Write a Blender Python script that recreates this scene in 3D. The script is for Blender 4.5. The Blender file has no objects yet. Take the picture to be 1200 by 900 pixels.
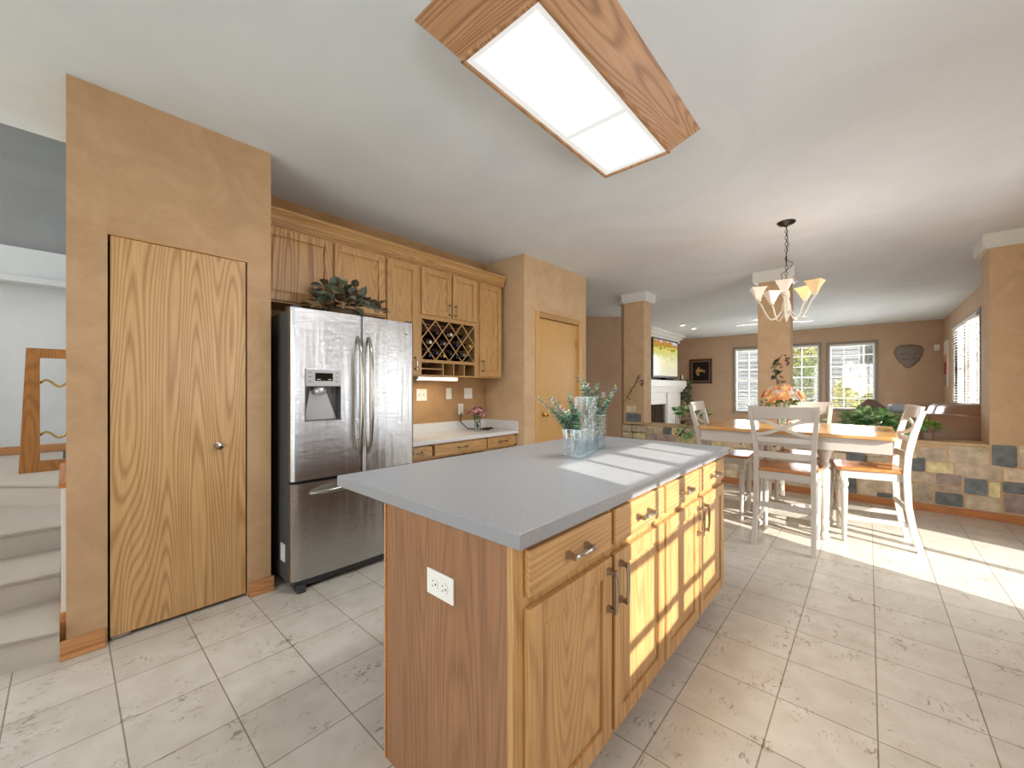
import bpy, bmesh, math, random
from mathutils import Vector, Matrix
random.seed(7)
R = math.radians
SC = bpy.context.scene
COL = SC.collection
PI = math.pi

# ------------------------------------------------------------------ camera
cam_d = bpy.data.cameras.new('camera')
cam = bpy.data.objects.new('camera', cam_d)
COL.objects.link(cam)
cam.location = (0, 0, 1.263)
cam.rotation_euler = (R(90), 0, R(41.8))
cam_d.sensor_width = 36
cam_d.lens = 467.3 / 1200 * 36
cam_d.shift_y = 5 / 1200
cam_d.clip_start = 0.02
SC.camera = cam

# ------------------------------------------------------------------ world, sun, big lights, exposure
SC.view_settings.view_transform = 'Standard'
SC.view_settings.look = 'None'
SC.view_settings.gamma = 1
SC.view_settings.use_curve_mapping = False
SC.view_settings.exposure = .28
SC.cycles.use_denoising = True
SC.cycles.max_bounces = 10
SC.cycles.diffuse_bounces = 6
SC.cycles.transparent_max_bounces = 24
SC.cycles.sample_clamp_indirect = 6
SC.cycles.caustics_reflective = False
SC.cycles.caustics_refractive = False
w = bpy.data.worlds.new('world'); SC.world = w; w.use_nodes = True
wn = w.node_tree.nodes; wl = w.node_tree.links
bg = wn['Background']
tcw = wn.new('ShaderNodeTexCoord'); sep = wn.new('ShaderNodeSeparateXYZ'); rmp = wn.new('ShaderNodeValToRGB')
wl.new(tcw.outputs['Generated'], sep.inputs[0]); wl.new(sep.outputs['Z'], rmp.inputs[0])
rmp.color_ramp.elements[0].color = (.93, .95, 1, 1); rmp.color_ramp.elements[1].color = (.55, .75, 1, 1)
wl.new(rmp.outputs[0], bg.inputs['Color'])
bg.inputs['Strength'].default_value = .95

SUN_T = Vector((-1, .31, -.4816)).normalized()          # direction the sunlight travels
sd = bpy.data.lights.new('sun', 'SUN'); sd.energy = 11.0; sd.angle = R(.5); sd.color = (1, .955, .88)
so = bpy.data.objects.new('sun', sd); COL.objects.link(so)
so.rotation_euler = SUN_T.to_track_quat('-Z', 'Y').to_euler(); so.location = (8, 0, 6)

def area(name, loc, target, sx, sy, e, col=(1, 1, 1)):
    d = bpy.data.lights.new(name, 'AREA'); d.shape = 'RECTANGLE'; d.size = sx; d.size_y = sy; d.energy = e; d.color = col
    o = bpy.data.objects.new(name, d); COL.objects.link(o); o.location = loc
    o.rotation_euler = (Vector(target) - Vector(loc)).to_track_quat('-Z', 'Y').to_euler()
    return o
# lamps boosting window and patio daylight; the back and hall pair is made-up fill
area('added_fill_back', (-0.6, -2.85, 1.5), (-0.6, 0, 1.3), 3.4, 2.3, 100, (.92, .965, 1))
area('added_fill_hall', (-4.6, -2.85, 2.6), (-4.6, 0, 2.0), 1.8, 2.2, 80, (1, .985, .96))
area('daylight_patio', (1.45, 4.17, 1.1), (0, 4.17, 1.0), 1.9, 1.3, 60, (.96, .98, 1))
area('daylight_sink_window', (1.42, 1.28, 1.55), (0, 1.28, 1.3), .8, 1.0, 34, (.96, .98, 1))
area('daylight_living_window', (1.5, 9.9, 1.6), (0, 9.9, 1.4), 1.5, 2.2, 165, (.95, .98, 1))
area('daylight_far_windows', (-1.2, 12.75, 1.55), (-1.2, 0, 1.4), 3.2, 1.6, 210, (.95, .98, 1))

# ------------------------------------------------------------------ materials
def mat_new(name):
    m = bpy.data.materials.new(name); m.use_nodes = True
    return m, m.node_tree.nodes, m.node_tree.links, m.node_tree.nodes['Principled BSDF']
def srgb(r, g, b):
    f = lambda c: (c / 255 / 12.92) if c / 255 <= .04045 else ((c / 255 + .055) / 1.055) ** 2.4
    return (f(r), f(g), f(b), 1)
def vc(c): return tuple(min(1, q / 255) for q in c) + (1,)
def plain(name, col, rough=.5, metal=0, bump=0, bscale=60, spec=.5, emis=0):
    m, n, l, p = mat_new(name)
    p.inputs['Base Color'].default_value = col; p.inputs['Roughness'].default_value = rough
    p.inputs['Metallic'].default_value = metal; p.inputs['Specular IOR Level'].default_value = spec
    if emis:
        p.inputs['Emission Color'].default_value = col; p.inputs['Emission Strength'].default_value = emis
    t = n.new('ShaderNodeTexCoord'); no = n.new('ShaderNodeTexNoise'); no.inputs['Scale'].default_value = bscale
    l.new(t.outputs['Object'], no.inputs['Vector'])
    if bump:
        b = n.new('ShaderNodeBump'); b.inputs['Strength'].default_value = bump; b.inputs['Distance'].default_value = .01
        l.new(no.outputs['Fac'], b.inputs['Height']); l.new(b.outputs[0], p.inputs['Normal'])
    else:
        mx = n.new('ShaderNodeMixRGB'); mx.blend_type = 'MULTIPLY'; mx.inputs[0].default_value = .08
        mx.inputs[1].default_value = col; l.new(no.outputs['Fac'], mx.inputs[2])
        l.new(mx.outputs[0], p.inputs['Base Color'])
    return m
def wood(name, c_light, c_dark, axis='z', rough=.38, fig=1.0, seed=0, pores=.5, rings=9):
    """oak: contour lines of a noise stretched along the grain plus fine pores"""
    m, n, l, p = mat_new(name)
    t = n.new('ShaderNodeTexCoord'); mp = n.new('ShaderNodeMapping')
    s = [1, 1, 1]; i = 'xyz'.index(axis); s[i] = .085
    mp.inputs['Scale'].default_value = s; mp.inputs['Location'].default_value = (seed * 1.7, seed * .9, seed * 2.3)
    l.new(t.outputs['Object'], mp.inputs['Vector'])
    n1 = n.new('ShaderNodeTexNoise'); n1.inputs['Scale'].default_value = 4.2; n1.inputs['Detail'].default_value = 1.2
    l.new(mp.outputs[0], n1.inputs['Vector'])
    mu = n.new('ShaderNodeMath'); mu.operation = 'MULTIPLY'; mu.inputs[1].default_value = rings * 30
    l.new(n1.outputs['Fac'], mu.inputs[0])
    sn = n.new('ShaderNodeMath'); sn.operation = 'SINE'; l.new(mu.outputs[0], sn.inputs[0])
    ma = n.new('ShaderNodeMath'); ma.operation = 'MULTIPLY_ADD'; ma.inputs[1].default_value = .5; ma.inputs[2].default_value = .5
    l.new(sn.outputs[0], ma.inputs[0])
    pw = n.new('ShaderNodeMath'); pw.operation = 'POWER'; pw.inputs[1].default_value = 2.2; l.new(ma.outputs[0], pw.inputs[0])
    mp2 = n.new('ShaderNodeMapping'); s2 = [1, 1, 1]; s2[i] = .022
    mp2.inputs['Scale'].default_value = s2; l.new(t.outputs['Object'], mp2.inputs['Vector'])
    n2 = n.new('ShaderNodeTexNoise'); n2.inputs['Scale'].default_value = 220; n2.inputs['Detail'].default_value = 3
    l.new(mp2.outputs[0], n2.inputs['Vector'])
    n3 = n.new('ShaderNodeTexNoise'); n3.inputs['Scale'].default_value = 28; l.new(mp.outputs[0], n3.inputs['Vector'])
    a1 = n.new('ShaderNodeMath'); a1.operation = 'MULTIPLY'; a1.inputs[1].default_value = .24 * fig; l.new(pw.outputs[0], a1.inputs[0])
    a2 = n.new('ShaderNodeMath'); a2.operation = 'MULTIPLY_ADD'; a2.inputs[1].default_value = pores; l.new(n2.outputs['Fac'], a2.inputs[0]); l.new(a1.outputs[0], a2.inputs[2])
    a3 = n.new('ShaderNodeMath'); a3.operation = 'MULTIPLY_ADD'; a3.inputs[1].default_value = .35; l.new(n3.outputs['Fac'], a3.inputs[0]); l.new(a2.outputs[0], a3.inputs[2])
    cr = n.new('ShaderNodeValToRGB'); e = cr.color_ramp.elements
    e[0].position = .28; e[0].color = c_light; e[1].position = 1.0; e[1].color = c_dark
    l.new(a3.outputs[0], cr.inputs[0]); l.new(cr.outputs[0], p.inputs['Base Color'])
    p.inputs['Roughness'].default_value = rough
    b = n.new('ShaderNodeBump'); b.inputs['Strength'].default_value = .12; b.inputs['Distance'].default_value = .002
    l.new(n2.outputs['Fac'], b.inputs['Height']); l.new(b.outputs[0], p.inputs['Normal'])
    return m
def plaster(name, c1, c2, rough=.75, scale=4, bs=.2):
    m, n, l, p = mat_new(name)
    t = n.new('ShaderNodeTexCoord')
    n1 = n.new('ShaderNodeTexNoise'); n1.inputs['Scale'].default_value = scale; n1.inputs['Detail'].default_value = 6; n1.inputs['Roughness'].default_value = .62; n1.inputs['Distortion'].default_value = 1.4
    l.new(t.outputs['Object'], n1.inputs['Vector'])
    cr = n.new('ShaderNodeValToRGB'); e = cr.color_ramp.elements
    e[0].position = .38; e[0].color = c1; e[1].position = .64; e[1].color = c2
    l.new(n1.outputs['Fac'], cr.inputs[0]); l.new(cr.outputs[0], p.inputs['Base Color'])
    p.inputs['Roughness'].default_value = rough; p.inputs['Specular IOR Level'].default_value = .25
    b = n.new('ShaderNodeBump'); b.inputs['Strength'].default_value = bs; b.inputs['Distance'].default_value = .01
    n2 = n.new('ShaderNodeTexNoise'); n2.inputs['Scale'].default_value = 45; l.new(t.outputs['Object'], n2.inputs['Vector'])
    l.new(n2.outputs['Fac'], b.inputs['Height']); l.new(b.outputs[0], p.inputs['Normal'])
    return m
def glass_thin(name, tint=(1, 1, 1, 1), refl=.1):
    m, n, l, p = mat_new(name); n.remove(p)
    tr = n.new('ShaderNodeBsdfTransparent'); tr.inputs[0].default_value = tint
    gl = n.new('ShaderNodeBsdfGlossy'); gl.inputs['Roughness'].default_value = .02
    lw = n.new('ShaderNodeLayerWeight'); lw.inputs[0].default_value = .25
    mu = n.new('ShaderNodeMath'); mu.operation = 'MULTIPLY_ADD'; mu.inputs[1].default_value = .5; mu.inputs[2].default_value = refl; mu.use_clamp = True
    l.new(lw.outputs['Fresnel'], mu.inputs[0])
    mx = n.new('ShaderNodeMixShader'); l.new(mu.outputs[0], mx.inputs[0]); l.new(tr.outputs[0], mx.inputs[1]); l.new(gl.outputs[0], mx.inputs[2])
    l.new(mx.outputs[0], n['Material Output'].inputs[0])
    return m
def attr_mat(name, rough=.6, noise=.25, scale=14, spec=.3):
    m, n, l, p = mat_new(name)
    a = n.new('ShaderNodeVertexColor'); a.layer_name = 'Col'
    t = n.new('ShaderNodeTexCoord'); no = n.new('ShaderNodeTexNoise'); no.inputs['Scale'].default_value = scale; no.inputs['Detail'].default_value = 4
    l.new(t.outputs['Object'], no.inputs['Vector'])
    cr = n.new('ShaderNodeValToRGB'); cr.color_ramp.elements[0].position = .3; cr.color_ramp.elements[0].color = (1 - noise * 2, 1 - noise * 2, 1 - noise * 2, 1)
    cr.color_ramp.elements[1].position = .7; cr.color_ramp.elements[1].color = (1, 1, 1, 1)
    l.new(no.outputs['Fac'], cr.inputs[0])
    mx = n.new('ShaderNodeMixRGB'); mx.blend_type = 'MULTIPLY'; mx.inputs[0].default_value = 1
    l.new(a.outputs[0], mx.inputs[1]); l.new(cr.outputs[0], mx.inputs[2]); l.new(mx.outputs[0], p.inputs['Base Color'])
    p.inputs['Roughness'].default_value = rough; p.inputs['Specular IOR Level'].default_value = spec
    return m

OAK_L, OAK_D = srgb(202, 160, 104), srgb(138, 92, 52)
M = {}
M['oak'] = wood('oak', OAK_L, OAK_D, 'z')
M['oak_y'] = wood('oak_y', OAK_L, OAK_D, 'y', seed=1)
M['oak_x'] = wood('oak_x', OAK_L, OAK_D, 'x', seed=2)
M['oak_figured'] = wood('oak_figured', srgb(206, 164, 108), srgb(132, 82, 46), 'z', fig=1.7, seed=5, rings=6)
M['door_oak'] = wood('door_oak', srgb(208, 168, 114), srgb(150, 106, 62), 'z', fig=1.5, seed=3, rings=8)
M['door_birch'] = wood('door_birch', srgb(214, 170, 106), srgb(188, 140, 80), 'z', fig=.5, seed=9)
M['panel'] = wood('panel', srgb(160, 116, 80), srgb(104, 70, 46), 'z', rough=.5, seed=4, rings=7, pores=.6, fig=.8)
M['trimoak'] = wood('trimoak', srgb(206, 150, 98), srgb(140, 88, 52), 'y', seed=6)
M['trimoak_x'] = wood('trimoak_x', srgb(206, 140, 84), srgb(150, 88, 48), 'x', seed=6)
M['fixture_oak'] = wood('fixture_oak', srgb(205, 160, 118), srgb(128, 84, 52), 'y', fig=1.4, seed=8, rings=7)
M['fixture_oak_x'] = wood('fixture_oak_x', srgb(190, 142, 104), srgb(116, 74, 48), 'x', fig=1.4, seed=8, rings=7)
M['tabletop'] = wood('tabletop', srgb(224, 172, 106), srgb(176, 116, 62), 'x', rough=.16, seed=10, rings=5)
M['seatwood'] = wood('seatwood', srgb(206, 142, 84), srgb(140, 82, 46), 'y', rough=.22, seed=11)
M['darkwood'] = wood('darkwood', srgb(96, 58, 38), srgb(50, 28, 18), 'z', rough=.3, seed=12)
M['wall'] = plaster('wall_tan', srgb(200, 168, 132), srgb(210, 180, 144))
M['wall_closet'] = plaster('wall_closet', srgb(178, 144, 108), srgb(190, 156, 120))
M['wall_living'] = plaster('wall_living', srgb(192, 162, 136), srgb(200, 172, 146), scale=1.2)
M['wall_kitchen'] = plaster('wall_kitchen', srgb(166, 130, 90), srgb(180, 144, 104), scale=1.5)
M['ceiling'] = plaster('ceiling_white', srgb(222, 229, 235), srgb(228, 235, 241), rough=.7, scale=1, bs=.05)
M['greywall'] = plaster('greywall', srgb(204, 206, 208), srgb(212, 214, 215), scale=1)
M['greywall_shade'] = plaster('greywall_shade', srgb(140, 141, 142), srgb(148, 149, 150), scale=1)  # same grey wall, the upper stairwell's shade put into its colour
M['white'] = plain('white_trim', srgb(232, 231, 226), .4)
M['chairwhite'] = plain('chair_paint', srgb(202, 195, 184), .35)
M['cream'] = plain('cream', srgb(235, 228, 212), .4)
M['plate'] = plain('plate', srgb(236, 234, 228), .3)
M['black'] = plain('black', srgb(18, 18, 18), .4)
M['blackgloss'] = plain('blackgloss', srgb(12, 12, 14), .08)
M['darkmetal'] = plain('darkmetal', srgb(70, 66, 62), .35, .9)
M['nickel'] = plain('nickel', srgb(168, 160, 150), .22, 1)
M['silver'] = plain('silver', srgb(182, 183, 184), .3, .5)
M['brass'] = plain('brass', srgb(214, 176, 96), .2, 1)
M['gasket'] = plain('gasket', srgb(60, 61, 62), .5)
M['case'] = plain('case_grey', srgb(92, 93, 94), .45, .3)
M['slot'] = plain('slot', srgb(40, 36, 34), .5)
M['leather'] = plain('leather', srgb(172, 132, 104), .3, 0, .6, 7)
M['cloth'] = plain('cloth', srgb(150, 130, 116), .8, 0, .2, 40)
M['bluecloth'] = plain('bluecloth', srgb(176, 196, 212), .45, 0, .2, 20)
M['carpet'] = plain('carpet', srgb(206, 196, 182), .95, 0, 1.0, 240, .1)
M['glass'] = glass_thin('glass')
M['vase_glass'] = glass_thin('vase_glass', (.86, .93, .95, 1), .16)
M['water'] = glass_thin('water', (.86, .92, .95, 1), .12)
M['stem'] = plain('stem', srgb(96, 110, 70), .6)
M['bark'] = plain('bark', srgb(92, 70, 52), .8)
M['blind'] = plain('blind', srgb(224, 220, 212), .5)
M['casing'] = plain('casing', srgb(150, 138, 126), .5)
M['siding'] = plain('siding', srgb(158, 161, 165), .6)
M['grass'] = plain('grass', srgb(110, 130, 60), .9, 0, .6, 20)
M['ltrim'] = plain('lamp_trim', srgb(240, 240, 238), .4)
M['foil'] = attr_mat('foil', .35, .05)
M['stone'] = attr_mat('stone', .75, .2, 16)
M['leaf'] = attr_mat('leaf', .45, .12, 40)
M['mural'] = attr_mat('mural', .8, .1, 40)
M['petal'] = attr_mat('petal', .5, .06, 40)

# laminate countertop
m, n, l, p = mat_new('laminate')
t = n.new('ShaderNodeTexCoord'); v = n.new('ShaderNodeTexNoise'); v.inputs['Scale'].default_value = 320; v.inputs['Detail'].default_value = 2
l.new(t.outputs['Object'], v.inputs['Vector']); cr = n.new('ShaderNodeValToRGB')
cr.color_ramp.elements[0].position = .35; cr.color_ramp.elements[0].color = srgb(136, 137, 139)
cr.color_ramp.elements[1].position = .6; cr.color_ramp.elements[1].color = srgb(152, 153, 155)
l.new(v.outputs['Fac'], cr.inputs[0]); l.new(cr.outputs[0], p.inputs['Base Color']); p.inputs['Roughness'].default_value = .42
M['laminate'] = m
m2 = m.copy(); m2.name = 'laminate_pale'; c2 = [x for x in m2.node_tree.nodes if x.type == 'VALTORGB'][0].color_ramp.elements
c2[0].color = srgb(206, 205, 204); c2[1].color = srgb(226, 226, 225); M['laminate_pale'] = m2

# brushed stainless steel
m, n, l, p = mat_new('stainless')
p.inputs['Base Color'].default_value = srgb(186, 187, 188); p.inputs['Metallic'].default_value = 1; p.inputs['Roughness'].default_value = .26
t = n.new('ShaderNodeTexCoord'); mp = n.new('ShaderNodeMapping'); mp.inputs['Scale'].default_value = (2, 2, 300)
no = n.new('ShaderNodeTexNoise'); no.inputs['Scale'].default_value = 3; l.new(t.outputs['Object'], mp.inputs[0]); l.new(mp.outputs[0], no.inputs['Vector'])
b = n.new('ShaderNodeBump'); b.inputs['Strength'].default_value = .25; b.inputs['Distance'].default_value = .002
l.new(no.outputs['Fac'], b.inputs['Height'])
mp3 = n.new('ShaderNodeMapping'); mp3.inputs['Scale'].default_value = (1, 5, .35); n3 = n.new('ShaderNodeTexNoise'); n3.inputs['Scale'].default_value = 2.2
l.new(t.outputs['Object'], mp3.inputs[0]); l.new(mp3.outputs[0], n3.inputs['Vector'])
b3 = n.new('ShaderNodeBump'); b3.inputs['Strength'].default_value = .35; b3.inputs['Distance'].default_value = .03
l.new(n3.outputs['Fac'], b3.inputs['Height']); l.new(b.outputs[0], b3.inputs['Normal']); l.new(b3.outputs[0], p.inputs['Normal'])
M['steel'] = m

# floor tile
m, n, l, p = mat_new('floor_tile')
t = n.new('ShaderNodeTexCoord'); mp = n.new('ShaderNodeMapping'); mp.vector_type = 'POINT'
mp.inputs['Location'].default_value = (.583 + 30 * .304, -1.339 + 30 * .2995, 0); l.new(t.outputs['Object'], mp.inputs[0])
br = n.new('ShaderNodeTexBrick'); br.offset = 0; br.squash = 1; br.inputs['Scale'].default_value = 1
br.inputs['Brick Width'].default_value = .304; br.inputs['Row Height'].default_value = .2995
br.inputs['Mortar Size'].default_value = .0026; br.inputs['Mortar Smooth'].default_value = .1; br.inputs['Bias'].default_value = 0
br.inputs['Color1'].default_value = srgb(212, 206, 195); br.inputs['Color2'].default_value = srgb(204, 198, 187); br.inputs['Mortar'].default_value = srgb(150, 140, 124)
l.new(mp.outputs[0], br.inputs['Vector'])
n1 = n.new('ShaderNodeTexNoise'); n1.inputs['Scale'].default_value = 38; n1.inputs['Detail'].default_value = 8; n1.inputs['Roughness'].default_value = .72; n1.inputs['Distortion'].default_value = 1.2
mpn = n.new('ShaderNodeMapping'); mpn.inputs['Scale'].default_value = (1, .55, 1); l.new(t.outputs['Object'], mpn.inputs[0]); l.new(mpn.outputs[0], n1.inputs['Vector'])
n0 = n.new('ShaderNodeTexNoise'); n0.inputs['Scale'].default_value = 5; l.new(t.outputs['Object'], n0.inputs['Vector'])
cm = n.new('ShaderNodeMath'); cm.operation = 'MULTIPLY_ADD'; cm.inputs[1].default_value = .35; l.new(n0.outputs['Fac'], cm.inputs[0]); l.new(n1.outputs['Fac'], cm.inputs[2])
cr = n.new('ShaderNodeValToRGB'); cr.color_ramp.elements[0].position = .765; cr.color_ramp.elements[0].color = (1, 1, 1, 1)
cr.color_ramp.elements[1].position = .84; cr.color_ramp.elements[1].color = (.55, .5, .42, 1)
l.new(cm.outputs[0], cr.inputs[0])
mx = n.new('ShaderNodeMixRGB'); mx.blend_type = 'MULTIPLY'; mx.inputs[0].default_value = 1
l.new(br.outputs['Color'], mx.inputs[1]); l.new(cr.outputs[0], mx.inputs[2])
n4 = n.new('ShaderNodeTexNoise'); n4.inputs['Scale'].default_value = 9; n4.inputs['Detail'].default_value = 4; l.new(t.outputs['Object'], n4.inputs['Vector'])
cr4 = n.new('ShaderNodeValToRGB'); cr4.color_ramp.elements[0].color = (.9, .88, .85, 1); cr4.color_ramp.elements[0].position = .35; cr4.color_ramp.elements[1].position = .65
l.new(n4.outputs['Fac'], cr4.inputs[0]); mx4 = n.new('ShaderNodeMixRGB'); mx4.blend_type = 'MULTIPLY'; mx4.inputs[0].default_value = 1
l.new(mx.outputs[0], mx4.inputs[1]); l.new(cr4.outputs[0], mx4.inputs[2])
l.new(mx4.outputs[0], p.inputs['Base Color']); p.inputs['Roughness'].default_value = .3; p.inputs['Specular IOR Level'].default_value = .4
b = n.new('ShaderNodeBump'); b.inputs['Strength'].default_value = .5; b.inputs['Distance'].default_value = .003; b.invert = True
l.new(br.outputs['Fac'], b.inputs['Height']); l.new(b.outputs[0], p.inputs['Normal'])
M['tile'] = m

def emit(name, col, s):
    m, n, l, p = mat_new(name); p.inputs['Base Color'].default_value = col
    p.inputs['Emission Color'].default_value = col; p.inputs['Emission Strength'].default_value = s; p.inputs['Roughness'].default_value = .3
    return m
M['diffuser'] = emit('diffuser', srgb(250, 250, 250), .74)
M['diffuser'].node_tree.nodes['Principled BSDF'].inputs['Base Color'].default_value = (.3, .3, .3, 1)
M['undertube'] = emit('undertube', srgb(255, 246, 226), 3)
M['shade_amber'] = emit('shade_amber', srgb(240, 208, 158), .22)
M['shade_white'] = emit('shade_white', srgb(240, 220, 200), .28)
M['bulb'] = emit('bulb', srgb(255, 226, 160), 2.5)
M['spot'] = emit('spot', srgb(255, 246, 230), 6)
# television picture: autumn valley
m, n, l, p = mat_new('tv_picture')
t = n.new('ShaderNodeTexCoord'); s_ = n.new('ShaderNodeSeparateXYZ'); l.new(t.outputs['Generated'], s_.inputs[0])
n1 = n.new('ShaderNodeTexNoise'); n1.inputs['Scale'].default_value = 9; n1.inputs['Detail'].default_value = 8; l.new(t.outputs['Generated'], n1.inputs['Vector'])
ad = n.new('ShaderNodeMath'); ad.operation = 'MULTIPLY_ADD'; ad.inputs[1].default_value = .5; l.new(n1.outputs['Fac'], ad.inputs[0]); sm = n.new('ShaderNodeMath'); sm.operation = 'MULTIPLY'; sm.inputs[1].default_value = .75; l.new(s_.outputs['Z'], sm.inputs[0]); l.new(sm.outputs[0], ad.inputs[2])
cr = n.new('ShaderNodeValToRGB'); el = cr.color_ramp.elements
el[0].position = .3; el[0].color = srgb(220, 216, 190); el[1].position = 1.0; el[1].color = srgb(196, 206, 226)
for pos, c in ((.55, (232, 224, 180)), (.72, (196, 200, 130)), (.80, (220, 206, 90)), (.87, (120, 110, 40)), (.93, (210, 140, 40)), (.965, (150, 90, 30))):
    q = el.new(pos); q.color = srgb(*c)
l.new(ad.outputs[0], cr.inputs[0]); l.new(cr.outputs[0], p.inputs['Emission Color']); p.inputs['Emission Strength'].default_value = .85
p.inputs['Base Color'].default_value = (.02, .02, .02, 1); p.inputs['Roughness'].default_value = .15
M['tv_picture'] = m

# ------------------------------------------------------------------ mesh helpers
class MB:
    def __init__(s):
        s.bm = bmesh.new(); s.cl = s.bm.loops.layers.color.new('Col'); s.c = (1, 1, 1, 1)
    def _col(s, faces):
        for f in faces:
            for lp in f.loops: lp[s.cl] = s.c
    def box(s, x0, x1, y0, y1, z0, z1, bev=0, mtx=None):
        vs = [s.bm.verts.new((x, y, z)) for x in (x0, x1) for y in (y0, y1) for z in (z0, z1)]
        fs = [s.bm.faces.new([vs[i] for i in q]) for q in ((0, 1, 3, 2), (4, 6, 7, 5), (0, 4, 5, 1), (2, 3, 7, 6), (0, 2, 6, 4), (1, 5, 7, 3))]
        if bev:
            es = list({e for f in fs for e in f.edges})
            r = bmesh.ops.bevel(s.bm, geom=es, offset=bev, segments=2, affect='EDGES', profile=.6)
            fs = [f for f in fs if f.is_valid] + r['faces']; vs = list({v for f in fs for v in f.verts})
        if mtx is not None: bmesh.ops.transform(s.bm, matrix=mtx, verts=vs)
        s._col(set(fs)); return s
    def prism(s, pts, d, axis='y', off=0):
        """polygon pts extruded by d along axis from off"""
        def P(a, b, t):
            return {'x': (t, a, b), 'y': (a, t, b), 'z': (a, b, t)}[axis]
        A = [s.bm.verts.new(P(a, b, off)) for a, b in pts]; B = [s.bm.verts.new(P(a, b, off + d)) for a, b in pts]
        fs = [s.bm.faces.new(A), s.bm.faces.new(B[::-1])]
        for i in range(len(A)):
            j = (i + 1) % len(A); fs.append(s.bm.faces.new((A[i], B[i], B[j], A[j])))
        s._col(fs); return s
    def lathe(s, prof, seg=20, mtx=None, ofs=(0, 0, 0), square=False, power=1):
        rings = []
        for r, z in prof:
            ring = []
            for k in range(seg):
                a = 2 * PI * (k + .5) / seg
                ring.append(s.bm.verts.new((r * math.cos(a) + ofs[0], r * math.sin(a) + ofs[1], z + ofs[2])))
            rings.append(ring)
        fs = []
        for a, b in zip(rings, rings[1:]):
            for k in range(seg):
                j = (k + 1) % seg; fs.append(s.bm.faces.new((a[k], a[j], b[j], b[k])))
        if prof[0][0] > 0: fs.append(s.bm.faces.new(rings[0][::-1]))
        if prof[-1][0] > 0: fs.append(s.bm.faces.new(rings[-1]))
        if mtx is not None: bmesh.ops.transform(s.bm, matrix=mtx, verts=[v for r in rings for v in r])
        s._col(fs); return s
    def tube(s, pts, r, seg=8, cap=True):
        pts = [Vector(p) for p in pts]; rs = r if isinstance(r, (list, tuple)) else [r] * len(pts)
        rings = []; up = Vector((0, 0, 1))
        prev = None
        for i, p in enumerate(pts):
            d = (pts[min(i + 1, len(pts) - 1)] - pts[max(i - 1, 0)]).normalized()
            if prev is None:
                u = d.cross(up if abs(d.z) < .95 else Vector((1, 0, 0))).normalized()
            else:
                u = (prev - d * prev.dot(d)).normalized()
            prev = u; v_ = d.cross(u)
            rings.append([s.bm.verts.new(p + (u * math.cos(2 * PI * k / seg) + v_ * math.sin(2 * PI * k / seg)) * rs[i]) for k in range(seg)])
        fs = []
        for a, b in zip(rings, rings[1:]):
            for k in range(seg):
                j = (k + 1) % seg; fs.append(s.bm.faces.new((a[k], b[k], b[j], a[j])))
        if cap: fs += [s.bm.faces.new(rings[0]), s.bm.faces.new(rings[-1][::-1])]
        s._col(fs); return s
    def sweep(s, secs):
        """list of rings of 4 (or n) points -> closed skin"""
        rings = [[s.bm.verts.new(p) for p in r] for r in secs]; fs = []; k_ = len(rings[0])
        for a, b in zip(rings, rings[1:]):
            for k in range(k_):
                j = (k + 1) % k_; fs.append(s.bm.faces.new((a[k], b[k], b[j], a[j])))
        fs += [s.bm.faces.new(rings[0]), s.bm.faces.new(rings[-1][::-1])]
        s._col(fs); return s
    def leaf(s, p, d, up, L, W, curl=.2, fold=.15):
        """pointed oval leaf blade, two sided, gently folded"""
        p = Vector(p); d = Vector(d).normalized(); u = Vector(up); u = (u - d * u.dot(d))
        u = u.normalized() if u.length > 1e-4 else Vector((0, 0, 1)); sd_ = d.cross(u)
        mid = []; lf = []; rt = []
        for t_, w_ in ((0, 0), (.25, .8), (.5, 1), (.78, .7), (1, 0)):
            c = p + d * (L * t_) - u * (curl * L * t_ * t_)
            mid.append(s.bm.verts.new(c))
            if w_:
                lf.append(s.bm.verts.new(c + sd_ * (W / 2 * w_) + u * fold * W * w_)); rt.append(s.bm.verts.new(c - sd_ * (W / 2 * w_) + u * fold * W * w_))
        fs = []
        for S, fl in ((lf, 0), (rt, 1)):
            q = [(mid[0], mid[1], S[0]), (mid[1], mid[2], S[1], S[0]), (mid[2], mid[3], S[2], S[1]), (mid[3], mid[4], S[2])]
            for f in q: fs.append(s.bm.faces.new(f[::-1] if fl else f))
        s._col(fs); return s
    def ico(s, c, r, sub=1, sc=(1, 1, 1)):
        g = bmesh.ops.create_icosphere(s.bm, subdivisions=sub, radius=r); vs = g['verts']
        for v in vs: v.co = Vector((v.co.x * sc[0] + c[0], v.co.y * sc[1] + c[1], v.co.z * sc[2] + c[2]))
        s._col({f for v in vs for f in v.link_faces}); return s
    def build(s, name, mat, parent=None, smooth=False, kind=None, label=None, normals=True):
        if normals: bmesh.ops.recalc_face_normals(s.bm, faces=s.bm.faces)
        me = bpy.data.meshes.new(name); s.bm.to_mesh(me); s.bm.free()
        mats = mat if isinstance(mat, (list, tuple)) else [mat]
        for q in mats: me.materials.append(M[q] if isinstance(q, str) else q)
        if smooth:
            me.shade_smooth()
            if smooth is not True:
                try: me.set_sharp_from_angle(angle=R(smooth))
                except Exception: pass
        o = bpy.data.objects.new(name, me); COL.objects.link(o)
        if parent is not None: o.parent = parent; o.matrix_parent_inverse = Matrix.Translation(-parent.location) if False else Matrix.Identity(4)
        if kind: o['kind'] = kind
        if label: o['label'] = label
        return o
def tag(o, label, cat, group=None, kind=None):
    o['label'] = label; o['category'] = cat
    if group: o['group'] = group
    if kind: o['kind'] = kind
    return o
def thing(name, label, cat, loc=(0, 0, 0), rz=0, group=None):
    o = bpy.data.objects.new(name, None); COL.objects.link(o); o.empty_display_size = .1
    o.location = loc; o.rotation_euler = (0, 0, rz)
    return tag(o, label, cat, group)
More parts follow.
